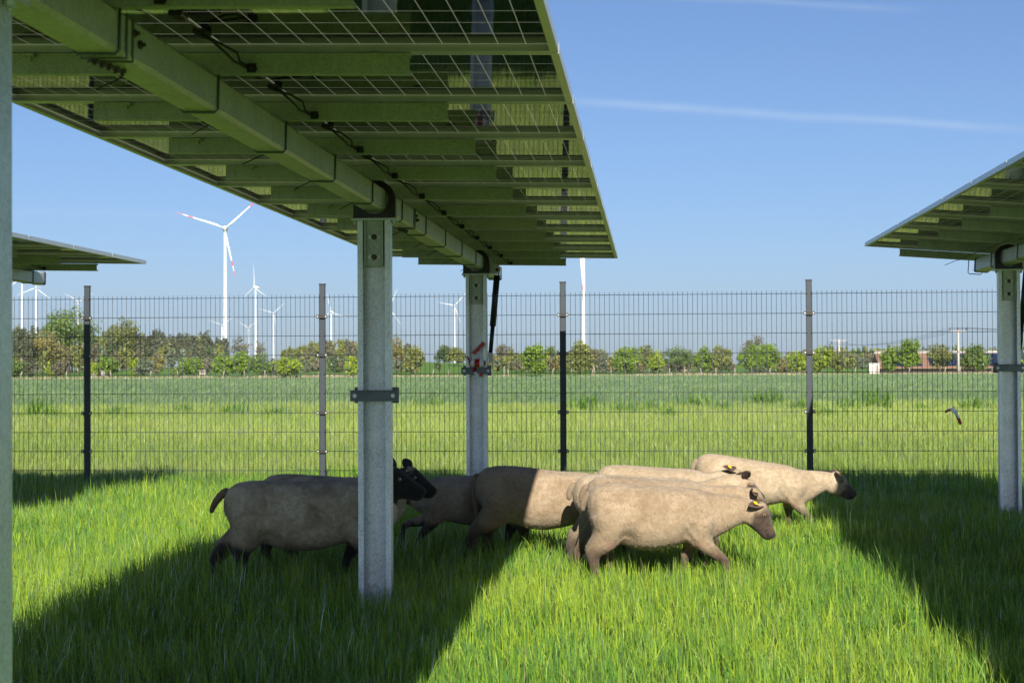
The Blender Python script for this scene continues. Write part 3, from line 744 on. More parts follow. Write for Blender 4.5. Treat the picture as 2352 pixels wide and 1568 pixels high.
def make_sheep(label, kind, Y, face, rump, chest, back_r, back_s, poll, nose, legs, yaw=0, ears=None, tag=True, black=False, tail=0, belly=0.0, face0=0.30, arch=0.0):
    # pixel measurements -> local side view (x forward, z up); origin on the ground under the rump
    mid_v = 1150
    O = P(rump, mid_v, Y); 
    def loc(u, v):
        p = P(u, v, Y); return np.array([abs(p[0]-O[0])*(1 if (u-rump)*face >= 0 else -1)/math.cos(YAW), 0, p[2]])
    L = loc(chest, mid_v)[0]; Hr = loc(rump, back_r)[2]; Hs = loc(chest, back_s)[2]; Hm = (Hr+Hs)/2; sc = Hm/.645
    a = MB(); secs = []
    for xn, tp, bt, hw in TORSO:
        H = Hr+(Hs-Hr)*xn
        zt = tp/.645*H + arch*math.sin(math.pi*min(1, xn*2))*(1 if xn < .5 else 0)
        zb = bt/.645*Hm - belly*math.exp(-((xn-.45)/.22)**2)
        secs.append((np.array([xn*L, 0, (zt+zb)/2]), UPV, SDIR, (zt-zb)/2, hw*sc*1.02))
    ring_loft(a, secs, 22)
    Pl = loc(*poll); Nl = loc(*nose); ax = Nl-Pl; hl = np.linalg.norm(ax); ax /= hl
    nj = np.array([-ax[2], 0, ax[0]]);
    if nj[2] > 0 or (abs(nj[2]) < .3 and nj[0] > 0): nj = -nj
    hs = hl/.22
    HSEC = [(-.06, .060, .040, .036), (.02, .060, .064, .050), (.16, .066, .075, .060), (.32, .066, .073, .061), (.50, .058, .060, .050), (.68, .050, .048, .040), (.82, .045, .041, .034), (.93, .040, .038, .033), (1.0, .036, .024, .022)]
    hs_secs = [(Pl+ax*hl*t+nj*(off+.12*hh)*hs, -nj, SDIR, hh*hs*1.12, hw*hs*1.10) for t, off, hh, hw in HSEC]
    ring_loft(a, hs_secs, 18)
    # neck
    b0 = np.array([L*.80, 0, Hs*.70]); b3 = hs_secs[2][0]
    d0 = np.array([1, 0, .05]); dist = np.linalg.norm(b3-b0)
    b1 = b0+d0*dist*.42; b2 = b3-ax*dist*.10-(nj*-.0)-np.array([1, 0, .0])*dist*.28
    ns = []
    for k in range(9):
        t = k/8; p = b0*(1-t)**3+3*b1*t*(1-t)**2+3*b2*t*t*(1-t)+b3*t**3
        tg = 3*(b1-b0)*(1-t)**2+6*(b2-b1)*t*(1-t)+3*(b3-b2)*t*t; tg /= np.linalg.norm(tg)
        up = np.array([-tg[2], 0, tg[0]]); up = up if up[2] > 0 else -up
        e = (1-t)**1.4
        ns.append((p, up, SDIR, (.070+.105*e)*sc, (.056+.072*e)*sc))
    ring_loft(a, ns, 18)
    # legs: list of (which, foot_u, bend, side) ; foot on the ground unless lifted
    leg_lines = []
    for wh, fu, lift, side, kn in legs:
        fx = loc(fu, mid_v)[0]; zf = .0+lift
        if wh == 'h':
            pts = [(.15*L, .080, .46*sc), (.165*L, .090, .37*sc), (.125*L+.30*(fx-.1*L), .085, .30*sc), (.3*.12*L+.7*(fx-.02)+kn, .078, .235*sc+zf), (fx-.012, .074, .16*sc+zf), (fx+.008, .07, .065+zf), (fx+.02, .07, .0+zf)]
            rad = [.125, .115, .088, .058, .036, .026, .030]; 
        else:
            pts = [(.80*L, .070, .42*sc), (.79*L, .080, .33*sc), (.78*L+.35*(fx-.78*L), .076, .255*sc+zf*.3), (.78*L+.85*(fx-.78*L)+kn, .072, .165*sc+zf), (fx, .07, .06+zf*.8), (fx+.012, .07, .0+zf*.7)]
            rad = [.105, .085, .050, .028, .022, .030]
        pts = [np.array([p[0], side*p[1]*sc, p[2]]) for p in pts]
        leg_lines.append(pts)
        ip = [pts[0]]; ir = [rad[0]*sc]
        for i in range(len(pts)-1):
            for k in (1, 2, 3, 4): 
                t = k/4; ip.append(pts[i]*(1-t)+pts[i+1]*t); ir.append((rad[i]*(1-t)+rad[i+1]*t)*sc)
        a.tube(ip, ir, 12)
    me0 = a.mesh('sheep_raw', [])
    o = obj('sheep', me0)
    md = o.modifiers.new('r', 'REMESH'); md.mode = 'VOXEL'; md.voxel_size = 0.0125
    ms = o.modifiers.new('s', 'SMOOTH'); ms.factor = 0.5; ms.iterations = 7
    dg = bpy.context.evaluated_depsgraph_get(); me = bpy.data.meshes.new_from_object(o.evaluated_get(dg)); o.modifiers.clear(); o.data = me; bpy.data.meshes.remove(me0); me.name = 'sheep'
    n = len(me.vertices); co = np.empty(n*3, np.float32); me.vertices.foreach_get('co', co); co = co.reshape(-1, 3).astype(float)
    # creases: flank hollow, shoulder edge, loose skin wrinkles
    nrm = np.empty(n*3, np.float32); me.vertex_normals.foreach_get('vector', nrm); nrm = nrm.reshape(-1, 3)
    x, y_, z = co[:, 0], co[:, 1], co[:, 2]
    def g2(cx_, cz_, rx, rz): return np.exp(-((x-cx_)/rx)**2-((z-cz_)/rz)**2)
    disp = 1.5*(-.020*g2(.285*L, .30*sc, .05, .07) - .014*g2(.70*L, .34*sc, .035, .09) + .012*g2(.13*L, .46*sc, .10, .10) - .010*g2(.33*L, .53*sc, .07, .06)+.010*g2(.80*L, .44*sc, .07, .10))
    disp += .0022*np.sin(70*(x+.35*z)+6*np.sin(9*z+x*5))*np.exp(-((x-.74*L)/.11)**2) + .003*value_noise(x*10+50, z*10+50, .7, 21)
    sidew = np.clip(np.abs(nrm[:, 1])*1.3, 0, 1)
    co += nrm*(disp*sidew)[:, None]
    me.vertices.foreach_set('co', co.astype(np.float32).ravel()); me.update()
    me.polygons.foreach_set('use_smooth', np.ones(len(me.polygons), bool))
    def sst(v, a_, b_): t = np.clip((v-a_)/(b_-a_), 0, 1); return t*t*(3-2*t)
    rel = co-Pl; th = (rel@ax)/hl; off = rel@nj
    near = (np.linalg.norm(rel-np.outer(rel@ax, ax), axis=1) < .16*hs) & (x > .8*L)
    wob = (value_noise(x*60+90, z*60+90, 1.5, 5)-.5)*.16
    fd = np.where(near, sst(th+wob-.9*np.clip((off/hs-.075)/.1, 0, 1)*.55, face0-.10, face0+.16), 0)
    eyed = np.exp(-((th-.30)/.07)**2-((off/hs-.032)/.018)**2)*near; fd = np.maximum(fd, .8*eyed)
    ns_ = np.where(near, sst(th+wob, .80, .97), 0); mouth = np.where(near & (th > .72), np.exp(-((off/hs-.058)/.006)**2), 0); ns_ = np.clip(ns_+.8*mouth+.5*eyed, 0, 1)
    ld = np.zeros(n); sk = np.zeros(n)
    for pts in leg_lines:
        dmin = np.full(n, 9.0)
        for p, q in zip(pts[1:-1], pts[2:]):
            d = q-p; t = np.clip(((co-p)@d)/(d@d), 0, 1); dmin = np.minimum(dmin, np.linalg.norm(co-p-t[:, None]*d, axis=1))
        ld = np.maximum(ld, sst(-dmin, -.095, -.06)*sst(-(z+wob*.25), -(.30 if black else .275)*sc, -(.24 if black else .17)*sc))
        c0 = pts[2]; sk = np.maximum(sk, .75*np.exp(-((x-(c0[0]+.05 if pts[0][0] < .5*L else c0[0]-.06))/.05)**2-((z-.265*sc)/.035)**2))
    soil = np.clip(.9*np.exp(-((x-.0)/.05)**2)*sst(-z, -.56*sc, -.40*sc) + .5*sst(-z, -.29*sc, -.22*sc), 0, 1)
    for nm_, v in (('face_dark', fd), ('leg_dark', ld), ('skin', sk*(0.3 if black else 1)), ('soil', soil), ('nose_dark', ns_)):
        at = me.attributes.new(nm_, 'FLOAT', 'POINT'); at.data.foreach_set('value', v.astype(np.float32))
    me.materials.clear(); me.materials.append(WOOL[kind])
    # short shorn fleece: small fibres lying over the skin
    rg = np.random.default_rng(int(Y*100)); nf = 20000; me.update()
    me.vertex_normals.foreach_get('vector', nrm_ := np.empty(n*3, np.float32)); nrm_ = nrm_.reshape(-1, 3).astype(float)
    pick = rg.choice(n, nf); wk = 1-np.clip(fd+ld+.6*sk, 0, 1); keep = rg.random(nf) < wk[pick]*.98+.02; pick = pick[keep]; nf = len(pick)
    bp = co[pick]+rg.normal(0, .004, (nf, 3)); nn2 = nrm_[pick]
    flow = np.array([-.45, 0, -.8])+rg.normal(0, .35, (nf, 3)); flow -= nn2*np.sum(flow*nn2, 1)[:, None]; flow /= np.linalg.norm(flow, axis=1)[:, None]+1e-6
    sdv = np.cross(flow, nn2); fl = rg.uniform(.005, .012, nf)[:, None]; fw = rg.uniform(.0010, .0024, nf)[:, None]; lift = rg.uniform(.05, .38, nf)[:, None]
    Vf = np.stack([bp-sdv*fw-nn2*.003, bp+sdv*fw-nn2*.003, bp+flow*fl+nn2*fl*lift], 1).reshape(-1, 3)
    at_ = {k_: np.repeat(v_[pick], 3) for k_, v_ in (('face_dark', fd), ('leg_dark', ld), ('skin', sk), ('soil', soil), ('nose_dark', ns_))}
    fm_ = fast_mesh('fleece', Vf, np.full(nf, 3), np.arange(nf*3), [WOOL[kind]], at_)
    obj('fleece', fm_, o, kind='stuff')
    ang = YAW + yaw + (0 if face > 0 else math.pi)
    o.location = (O[0], Y, 0); o.rotation_euler = (0, 0, ang)
    o['label'] = label; o['category'] = 'sheep'; o['group'] = 'shorn sheep walking through the grass'
    # ears
    earm = EARB if black else EAR
    for s in (-1, 1):
        e = MB(); nL, nW = 7, 6
        root = Pl+ax*hl*.03+nj*.020*hs+SDIR*s*.040*hs
        (ex, ey, ez) = (ears or {}).get(s, (-.35, .85, -.18)); dr = np.array([ex, s*ey, ez]); dr /= np.linalg.norm(dr)
        el = .118*hs; ew = .029*hs
        nn_ = np.cross(dr, UPV); nn_ /= np.linalg.norm(nn_); vv = np.cross(nn_, dr)
        vs = []
        for i in range(nL):
            t = i/(nL-1); wdt = ew*(math.sin(math.pi*min(1, .16+.80*t))**.8)*(1 if t < 1 else .12); cpx = root+dr*el*t+UPV*(-.018*t*t*hs)
            for k in range(nW):
                q = -1+2*k/(nW-1); vs.append(cpx+nn_*wdt*q*.75+vv*(wdt*q*.65)+(vv-nn_)*(-.012*hs)*(1-q*q)*(1-t))
        fs = [(i*nW+k, i*nW+k+1, (i+1)*nW+k+1, (i+1)*nW+k) for i in range(nL-1) for k in range(nW-1)]
        e.add(vs, fs, 0, True)
        eo = e.build('ear', earm, o)
        so = eo.modifiers.new('t', 'SOLIDIFY'); so.thickness = .007; so.offset = 0
        if tag and s == tag_side(face):
            c = root+dr*el*.52; nv = np.cross(nn_*.75+vv*.65, dr); nv /= np.linalg.norm(nv)
            if nv@np.array([0, tag_side(face), .35]) < 0: nv = -nv
            a1 = dr; a2 = np.cross(nv, dr); g = MB(); k = .015*hs
            pl = [(-k, -.75*k), (.2*k, -1.0*k), (k, -.45*k), (k, .45*k), (.2*k, 1.0*k), (-k, .75*k)]
            fr_ = [c+a1*p+a2*q+nv*.006 for p, q in pl]; bk = [c+a1*p+a2*q+nv*.0045 for p, q in pl]
            g.add(fr_+bk, [tuple(range(6)), tuple(range(11, 5, -1))]+[(i, i+6, (i+1) % 6+6, (i+1) % 6) for i in range(6)])
            tg_ = g.build('ear_tag', 'yellow_tag', eo)
    # eyes
    for s in (-1, 1):
        c = Pl+ax*hl*.30+nj*.034*hs+SDIR*s*.060*hs
        e = MB(); r_ = .0092*hs; vs = []; nA, nB = 8, 12
        for i in range(nA+1):
            for k in range(nB): ph = math.pi*i/nA; th2 = 2*math.pi*k/nB; vs.append(c+r_*np.array([math.sin(ph)*math.cos(th2), math.cos(ph), math.sin(ph)*math.sin(th2)]))
        e.add(vs, [(i*nB+k, (i+1)*nB+k, (i+1)*nB+(k+1) % nB, i*nB+(k+1) % nB) for i in range(nA) for k in range(nB)], 0, True)
        eo = e.build('eye', 'eye_pale' if black else 'eye', o)
        p = MB(); cc = c+SDIR*s*r_*.98; q1 = ax*.006*hs; q2 = nj*.0022*hs; nv = SDIR*s*.001
        p.add([cc-q1-q2+nv, cc+q1-q2+nv, cc+q1+q2+nv, cc-q1+q2+nv, cc-q1-q2-nv*3, cc+q1-q2-nv*3, cc+q1+q2-nv*3, cc-q1+q2-nv*3], [(0,1,2,3),(7,6,5,4),(0,4,5,1),(1,5,6,2),(2,6,7,3),(3,7,4,0)])
        p.build('pupil', 'pupil', eo)
    # tail
    t = MB(); zr = Hr
    if tail == 1: tp = [(.03*L, 0, zr*.93), (-.035, 0, zr*.86), (-.075, 0, zr*.76), (-.085, 0, zr*.70)]; tr = [.030, .026, .021, .012]
    elif tail == 2: tp = [(.02*L, 0, zr*.93), (-.012, 0, zr*.84), (-.005, 0, zr*.68), (.012, 0, zr*.50), (.02, 0, zr*.42)]; tr = [.030, .026, .024, .020, .010]
    else: tp = [(.025*L, 0, zr*.91), (-.018, 0, zr*.84), (-.030, 0, zr*.76), (-.024, 0, zr*.72)]; tr = [.03, .026, .020, .010]
    t.tube([np.array(p, float) for p in tp], tr, 10)
    tm = t.mesh('tail', WOOL[kind]); 
    for nm_ in ('face_dark', 'leg_dark', 'skin', 'soil', 'nose_dark'):
        at = tm.attributes.new(nm_, 'FLOAT', 'POINT'); at.data.foreach_set('value', np.full(len(tm.vertices), .8 if nm_ == 'soil' else 0, np.float32))
    to = obj('tail', tm, o); sb = to.modifiers.new('s', 'SUBSURF'); sb.levels = 1; sb.render_levels = 1
    return o
def tag_side(face): return -1 if face > 0 else 1
N_, F_ = -1, 1     # near and far side of a sheep that faces right (local y)
up_ear = {-1: (-.45, .55, .55), 1: (-.45, .55, .6)}
make_sheep('shaded grey sheep with a black face, half hidden behind the thick steel post', 'grey', 10.95, 1, 516, 908, 1104, 1099, (900, 1072), (980, 1126), [('h', 492, 0, F_, -.0), ('h', 562, 0, N_, .0), ('f', 783, 0, F_, 0), ('f', 850, 0, N_, 0)], black=True, tail=1, face0=-.1, tag=False, ears={-1: (-.5, .7, .1), 1: (-.3, .5, .7)}, belly=.012)
make_sheep('black-faced sheep just behind the grey one, only its back and face showing', 'grey', 11.65, 1, 596, 925, 1087, 1093, (940, 1070), (1006, 1126), [('h', 610, 0, F_, 0), ('h', 680, 0, N_, 0), ('f', 880, 0, F_, 0), ('f', 830, 0, N_, 0)], black=True, face0=0.0, tag=False, ears={-1: (-.6, .5, -.2), 1: (-.3, .6, .5)})
make_sheep('dark shaded sheep walking left with a raised front leg, behind the black faces', 'dark', 13.05, -1, 1225, 945, 1088, 1087, (935, 1100), (885, 1150), [('h', 1200, 0, F_, 0), ('h', 1165, 0, N_, 0), ('f', 925, .07, -1, .02), ('f', 962, 0, 1, 0)], black=True, tag=False, face0=0.1)
make_sheep('sheep crossed by the shadow edge, its rear half dark and front half sunlit', 'tan', 12.65, 1, 1092, 1440, 1070, 1084, (1505, 1128), (1545, 1200), [('h', 1086, 0, N_, -.0), ('h', 1122, 0, F_, 0), ('f', 1395, 0, N_, 0), ('f', 1440, 0, F_, 0)], tail=2, black=False, belly=.02, arch=.012)
make_sheep('sunlit sheep deep in the huddle, its yellow-tagged ear pricked up', 'pale', 13.3, 1, 1368, 1665, 1066, 1074, (1692, 1076), (1748, 1122), [('h', 1380, 0, N_, 0), ('h', 1420, 0, F_, 0), ('f', 1620, 0, N_, 0), ('f', 1650, 0, F_, 0)], ears={-1: (-.75, .35, .45), 1: (-.2, .8, .2)})
make_sheep('sunlit sheep in the middle of the huddle with a tagged ear raised beside its eye', 'pale', 12.2, 1, 1316, 1655, 1088, 1094, (1712, 1090), (1764, 1142), [('h', 1312, 0, N_, .0), ('h', 1370, 0, F_, 0), ('f', 1610, 0, N_, 0), ('f', 1640, 0, F_, 0)], ears={-1: (.2, .7, .45), 1: (-.2, .8, .2)})
make_sheep('tan sheep second from the front, its tagged ear drooping over a brown face', 'tan', 11.72, 1, 1345, 1672, 1091, 1102, (1738, 1120), (1782, 1190), [('h', 1330, 0, N_, 0), ('h', 1400, 0, F_, 0), ('f', 1575, 0, N_, 0), ('f', 1640, 0, F_, 0)], ears={-1: (-.1, .85, -.05), 1: (-.3, .8, .1)})
make_sheep('front sunlit sheep with lowered brown face, grazing its way right', 'tan', 11.2, 1, 1349, 1668, 1107, 1117, (1757, 1154), (1789, 1234), [('h', 1366, 0, N_, -.02), ('h', 1398, 0, F_, 0), ('f', 1666, 0, N_, .02), ('f', 1570, 0, F_, 0)], ears={-1: (-.55, .45, .1), 1: (-.3, .8, .1)}, face0=.12, belly=.012)
make_sheep('pale sheep standing apart at the right by the fence, black-nosed', 'pale', 14.6, 1, 1598, 1878, 1036, 1072, (1926, 1082), (1975, 1135), [('h', 1612, 0, N_, 0), ('h', 1660, 0, F_, 0), ('f', 1862, 0, N_, 0), ('f', 1815, 0, F_, 0)], ears={-1: (.1, .8, .0), 1: (-.3, .8, .1)}, face0=.46)

# ------------------------------------------------------------------ wind turbines
def turbine(label, hub, Rpx, Y, ang, psi, red=False, scale_t=1.0):
    hp = P(hub[0], hub[1], Y); k = Y/FP; Rb = Rpx*k
    T = thing('wind_turbine', label, 'wind turbine', (hp[0], Y, hz(hp[0], Y)), (0, 0, psi), group='wind turbines on the horizon')
    H = hp[2]-hz(hp[0], Y); s = Rb/40.0
    n = 12; zs = np.linspace(-2, H-1.5*s, n); tw = MB(); tw.tube([(0, 0, z) for z in zs], [(1.9-.85*(z/H))*max(s, .8)*scale_t for z in zs], 18)
    tw.build('tower', 'turbine', T)
    b = MB(); secs = []
    for yy, r_ in [(-2.2, .9), (-1.6, 1.7), (0, 2.2), (3, 2.3), (6, 2.0), (8.2, 1.2), (8.8, .4)]: secs.append((np.array([0, yy*s, H]), UPV, np.array([1.0, 0, 0]), r_*s, r_*s*.95))
    ring_loft(b, secs, 16); na = b.build('nacelle', 'turbine', T)
    c = MB(); c.box(-.8*s, .8*s, 5.5*s, 7.6*s, H+1.6*s, H+2.9*s); c.build('cooler', 'turbine_dark', na)
    hbm = MB(); secs = [(np.array([0, (-2.0-q)*s, H]), UPV, np.array([1.0, 0, 0]), r_*s, r_*s) for q, r_ in [(0, 1.5), (.8, 1.5), (1.8, 1.2), (2.6, .7), (2.9, .2)]]
    ring_loft(hbm, secs, 14); hbm.build('rotor_hub', 'turbine', T)
    for j in range(3):
        a_ = R(ang+120*j); d = np.array([math.sin(a_), 0, math.cos(a_)]); sd = np.array([math.cos(a_), 0, -math.sin(a_)])
        bl = MB(); st = [(0.03, .9, .9), (.08, 1.0, .8), (.16, 2.3, .5), (.22, 2.4, .42), (.35, 2.0, .3), (.5, 1.55, .22), (.64, 1.2, .16), (.74, .95, .13), (.84, .72, .1), (.93, .48, .07), (1.0, .10, .03)]
        pr = []
        for t_, ch, tk in st: pr.append([np.array([0, -3.2*s, H])+d*Rb*t_+sd*(ch*.35*s*qx)+np.array([0, tk*s*qy, 0])+sd*ch*.18*s for qx, qy in [(-1, 0), (-.5, .9), (.4, .7), (1, 0), (.4, -.7), (-.5, -.9)]])
        for i in range(len(st)-1):
            mi = 1 if (red and i in (6, 8 if False else 9)) or (red and i == 7) else 0
            if red: mi = 1 if (st[i][0] >= .64 and st[i][0] < .74) or st[i][0] >= .84 else 0
            vs = pr[i]+pr[i+1]; bl.add(vs, [(q, (q+1) % 6, 6+(q+1) % 6, 6+q) for q in range(6)], mi, True)
        bl.build('blade', ['turbine', 'turbine_red'], T)
    return T
turbine('nearest wind turbine with red-banded blades, left of the thick steel post', (517, 525), 121, 1400, 48, .18, True, .85)
turbine('red-banded wind turbine whose head hides behind the panels, tower at centre right', (1340, 577), 120, 1400, 55, -.75, True, .9)
turbine('wind turbine with one blade straight up, right of the nearest turbine', (587, 660), 55, 2600, -2, -.6)
turbine('wind turbine with a low Y-shaped rotor right of the upright-bladed one', (628, 719), 37, 3800, 47, .2)
turbine('tiny far turbine between two towers over the bare trees', (571, 752.5), 34, 5000, 58, -.3)
turbine('tiny far turbine peeking out left of the nearest tower', (509.5, 747), 36, 5000, 52, .3)
turbine('wind turbine just right of the second fence post', (760.7, 716), 46, 2900, -11, -.35)
turbine('wind turbine mostly hidden by the thick steel post, two blade tips showing', (893, 707), 50, 2900, 24, .3)
turbine('wind turbine left of the second tracker post', (1044, 702), 43, 3200, 41, .15)
turbine('wind turbine near the left edge with its rotor under the panel row', (83, 661), 48, 2900, 8, .2)
turbine('leftmost turbine tower, its rotor hidden behind the torque tube', (50.6, 640), 50, 2800, 117, .3)
turbine('wind turbine above the big round tree at left', (179.4, 692), 40, 3500, 60, .4)

# ------------------------------------------------------------------ trees
def leaf_quads(cent, size, r):
    n = len(cent); a = r.normal(size=(n, 3)); a /= np.linalg.norm(a, axis=1)[:, None]
    b = r.normal(size=(n, 3)); b -= a*np.sum(a*b, 1)[:, None]; b /= np.linalg.norm(b, axis=1)[:, None]; c = np.cross(a, b)
    s = (size*r.uniform(.6, 1.3, n))[:, None]; ar = r.uniform(.55, 1, n)[:, None]
    V = np.stack([cent-b*s, cent-c*s*ar, cent+b*s, cent+c*s*ar], 1)
    return V.reshape(-1, 3)
def crown_points(r, n, rx, ry, rz, cz, clumps, shape='round', spread=.30):
    # leaf clumps spread through the crown's volume
    cl = []
    while len(cl) < clumps:
        p = r.uniform(-1, 1, 3); q = np.linalg.norm(p)
        if q > 1 or q < .25: continue
        if shape == 'cone' and np.hypot(p[0], p[1]) > (1-p[2])*.62: continue
        if shape == 'oval' and np.hypot(p[0], p[1]) > 1-.35*max(0, p[2])-.25*max(0, -p[2]): continue
        cl.append(p)
    cl = np.array(cl); k = r.integers(0, clumps, n)
    o = r.normal(size=(n, 3)); o /= np.linalg.norm(o, axis=1)[:, None]; o *= (r.random(n)**.5)[:, None]*spread*r.uniform(.6, 1.3, clumps)[k][:, None]
    p = cl[k]*.84+o
    tint = (r.normal(.5, .15, n)+r.normal(0, .13, clumps)[k]).clip(0, 1)
    return p*np.array([rx, ry, rz])+np.array([0, 0, cz]), tint
def limb_mesh(r, H, rad, rx, rz, cz, nl=6, lean=0):
    t = MB(); top = np.array([lean*H*.5, 0, cz+rz*.25])
    pts = [np.array([0, 0, -.3])]+[np.array([lean*H*.5*q+r.normal(0, .012*H), r.normal(0, .012*H), top[2]*q]) for q in (.25, .5, .75, 1)]
    t.tube(pts, [rad*1.25, rad, rad*.75, rad*.5, rad*.2], 7)
    for k in range(nl):
        q = r.uniform(.3, .85); s = pts[1]+(top-pts[1])*q*.9; th = r.uniform(0, 6.28); e = np.array([math.cos(th)*rx*.75, math.sin(th)*rx*.75, min(H*.96, s[2]+r.uniform(.2, .7)*rz)])
        md = (s+e)/2+np.array([0, 0, -.05*H]); t.tube([s, md, e], [rad*.45, rad*.28, rad*.08], 5)
    return t
tree_id = [0]
def tree(label, u, vtop, wpx, Y, mat, n=900, base_v=None, shape='oval', low=.12, leaf=.22, bark='bark', clumps=42, lean=0, bush=False, limbs=6, rad=None):
    tree_id[0] += 1; r = np.random.default_rng(100+tree_id[0])
    p = P(u, vtop, Y); g = float(hz(p[0], Y)); H = p[2]-g; rx = wpx*Y/FP/2*1.2; n = int(n*2.6); leaf *= .78
    T = thing('bush' if bush else 'tree', label, 'bush' if bush else 'tree', (p[0], Y, g))
    z0 = H*low; rz = (H-z0)/2; cz = z0+rz
    limb_mesh(r, H, rad or max(.10, H*.022), rx, rz, cz, limbs, lean).build('stem' if bush else 'trunk', bark, T)
    c, tint = crown_points(r, n, rx, rx*.9, rz, cz, clumps, shape, .35)
    c[:, 0] += lean*c[:, 2]*.6
    c = c[c[:, 2] > .05]; tint = tint[:len(c)]
    V = leaf_quads(c, leaf, r)
    me = fast_mesh('foliage' if bush else 'crown', V, np.full(len(c), 4), np.arange(len(V)), ['leaf_'+mat], {'tint': np.repeat(tint, 4)})
    obj('foliage' if bush else 'crown', me, T)
    return T
def wood(name, label, items, leaf=.34):
    items = [(a, b, c, d, e, f, int(g*1.9), h) for a, b, c, d, e, f, g, h in items]; leaf *= .78
    Vs = []; Ts = []; Mi = []; mats = []
    tb = MB()
    for (u, vt, wpx, Y, mat, shape, n, low) in items:
        r = np.random.default_rng(int(u*7+vt*13) % 100000)
        p = P(u, vt, Y); g = float(hz(p[0], Y)); H = p[2]-g; rx = wpx*Y/FP/2; z0 = H*low; rz = (H-z0)/2
        c, tint = crown_points(r, n, rx, rx*.9, rz, z0+rz, 26, shape, .34)
        c = c+np.array([p[0], Y, g])
        Vs.append(leaf_quads(c, leaf, r)); Ts.append(np.repeat(tint, 4))
        if mat not in mats: mats.append(mat)
        Mi.append(np.full(n, mats.index(mat)))
        tb.tube([(p[0], Y, g-.3), (p[0]+r.normal(0, .2), Y, g+z0+rz*.6)], [max(.12, H*.02), .06], 5)
    nb = len(tb.v); V = np.concatenate(Vs+[np.array(tb.v)]); nq = (len(V)-nb)//4
    idx = list(range(nq*4)); cnt = [4]*nq
    for f in tb.f: idx += [nq*4+i for i in f]; cnt.append(len(f))
    mi = np.concatenate(Mi+[np.full(len(tb.f), len(mats))])
    tint = np.concatenate(Ts+[np.zeros(nb)])
    me = fast_mesh(name, V, np.array(cnt), np.array(idx), ['leaf_'+x for x in mats]+['bark'], {'tint': tint}, mi=mi)
    return obj(name, me, kind='stuff', label=label, category='wood')

# woods that read as one mass
rr_ = random.Random(5)
it = []
for k in range(62):          # pine wood, left
    u = 20+k*8.2+rr_.uniform(-4, 4); top = 752-10*math.exp(-((u-60)/60)**2)+(u/500)*12+rr_.uniform(-5, 9) + (14 if u > 485 else 0)
    it.append((u, top, rr_.uniform(17, 28), 395+rr_.uniform(-25, 40), rr_.choice(['pine', 'pine', 'pine', 'olive']), 'oval', 420, .2))
for k in range(30):
    u = 20+k*16.5+rr_.uniform(-6, 6); it.append((u, rr_.uniform(785, 805), rr_.uniform(22, 34), 345+rr_.uniform(-14, 18), rr_.choice(['brown', 'olive', 'grey', 'pine', 'dark']), 'round', 380, .05))
wood('pine_wood', 'dark olive pine wood forming the skyline at the left', it)
it = []
for k in range(34):          # mixed wood on the low rise
    u = 660+k*8.4+rr_.uniform(-3, 3)
    top = 796-16*min(1, max(0, (u-665)/110))+rr_.uniform(-4, 6)+(12 if u > 860 else 0)
    it.append((u, top, rr_.uniform(18, 28), 372+rr_.uniform(-20, 30), rr_.choice(['olive', 'olive', 'mid', 'brown', 'olive']), 'round', 380, .05))
for k in range(24):
    u = 655+k*12+rr_.uniform(-4, 4); it.append((u, rr_.uniform(815, 832), rr_.uniform(20, 30), 322+rr_.uniform(-10, 10), rr_.choice(['brown', 'olive', 'grey', 'dark']), 'round', 300, .02))
wood('mixed_wood', 'olive and brown mixed wood rising behind the second fence post', it)
it = []
for k in range(60):          # far wood, right
    u = 1860+k*9.2+rr_.uniform(-4, 4); top = 796+rr_.uniform(-7, 5)+(6 if u < 1890 else 0)
    it.append((u, top, rr_.uniform(16, 26), 560+rr_.uniform(-30, 60), rr_.choice(['olive', 'olive', 'grey', 'mid']), 'round', 300, .03))
for k in range(18):
    u = 1895+k*7.5; it.append((u, rr_.uniform(808, 818), 20, 470+rr_.uniform(-15, 15), rr_.choice(['grey', 'olive', 'brown']), 'round', 260, .02))
wood('far_wood', 'pale olive wood on the horizon behind the roof with panels', it, .42)
it = []
for k in range(76):          # scrub between the field trees
    u = 1100+k*10.4+rr_.uniform(-8, 8)
    if 1680 < u < 1720: continue
    it.append((u, rr_.uniform(797, 828), rr_.uniform(26, 46), 345+rr_.uniform(-10, 30), rr_.choice(['brown', 'brown', 'grey', 'olive', 'ochre']), 'round', 240, .0))
wood('scrub', 'brownish scrub and undergrowth between and behind the field trees', it, .30)

T = tree
T('big round grey-green tree rising highest above the wood at far left', 158, 706, 112, 372, 'mid', 2600, shape='round', low=.2, leaf=.30, clumps=80)
T('airy olive-green tree above the pine wood, right of the first fence post', 283, 729, 76, 380, 'olive', 1300, shape='round', low=.35, leaf=.26, clumps=46, limbs=10)
T('ochre-leaved tree below the big round tree at far left', 106, 757, 92, 335, 'ochre', 1600, shape='round', low=.12, leaf=.26)
T('dark pine with reddish trunk left of the ochre tree', 50, 748, 44, 330, 'pine', 900, low=.3, leaf=.24, bark='pale_bark')
T('green bush in front of the wood, right of the first fence post', 250, 815, 44, 285, 'bright', 800, bush=True, low=.02)
T('small lime bush touching the first fence post', 214, 831, 20, 285, 'lime', 350, bush=True, low=.02, clumps=18)
T('narrow lime sapling near the left edge', 112, 833, 14, 272, 'lime', 300, low=.03, clumps=14)
T('low green bush at far left under the pines', 36, 826, 48, 285, 'mid', 600, bush=True, low=.0)
T('dark bush left of the lime sapling', 66, 830, 28, 285, 'pine', 400, bush=True, low=.0, clumps=20)
T('brown leafless bush between the lime sapling and the first fence post', 132, 828, 32, 290, 'brown', 450, bush=True, low=.0)
T('lime bush at the left edge of the grey-green thicket', 308, 820, 20, 285, 'lime', 380, bush=True, low=.03, clumps=16)
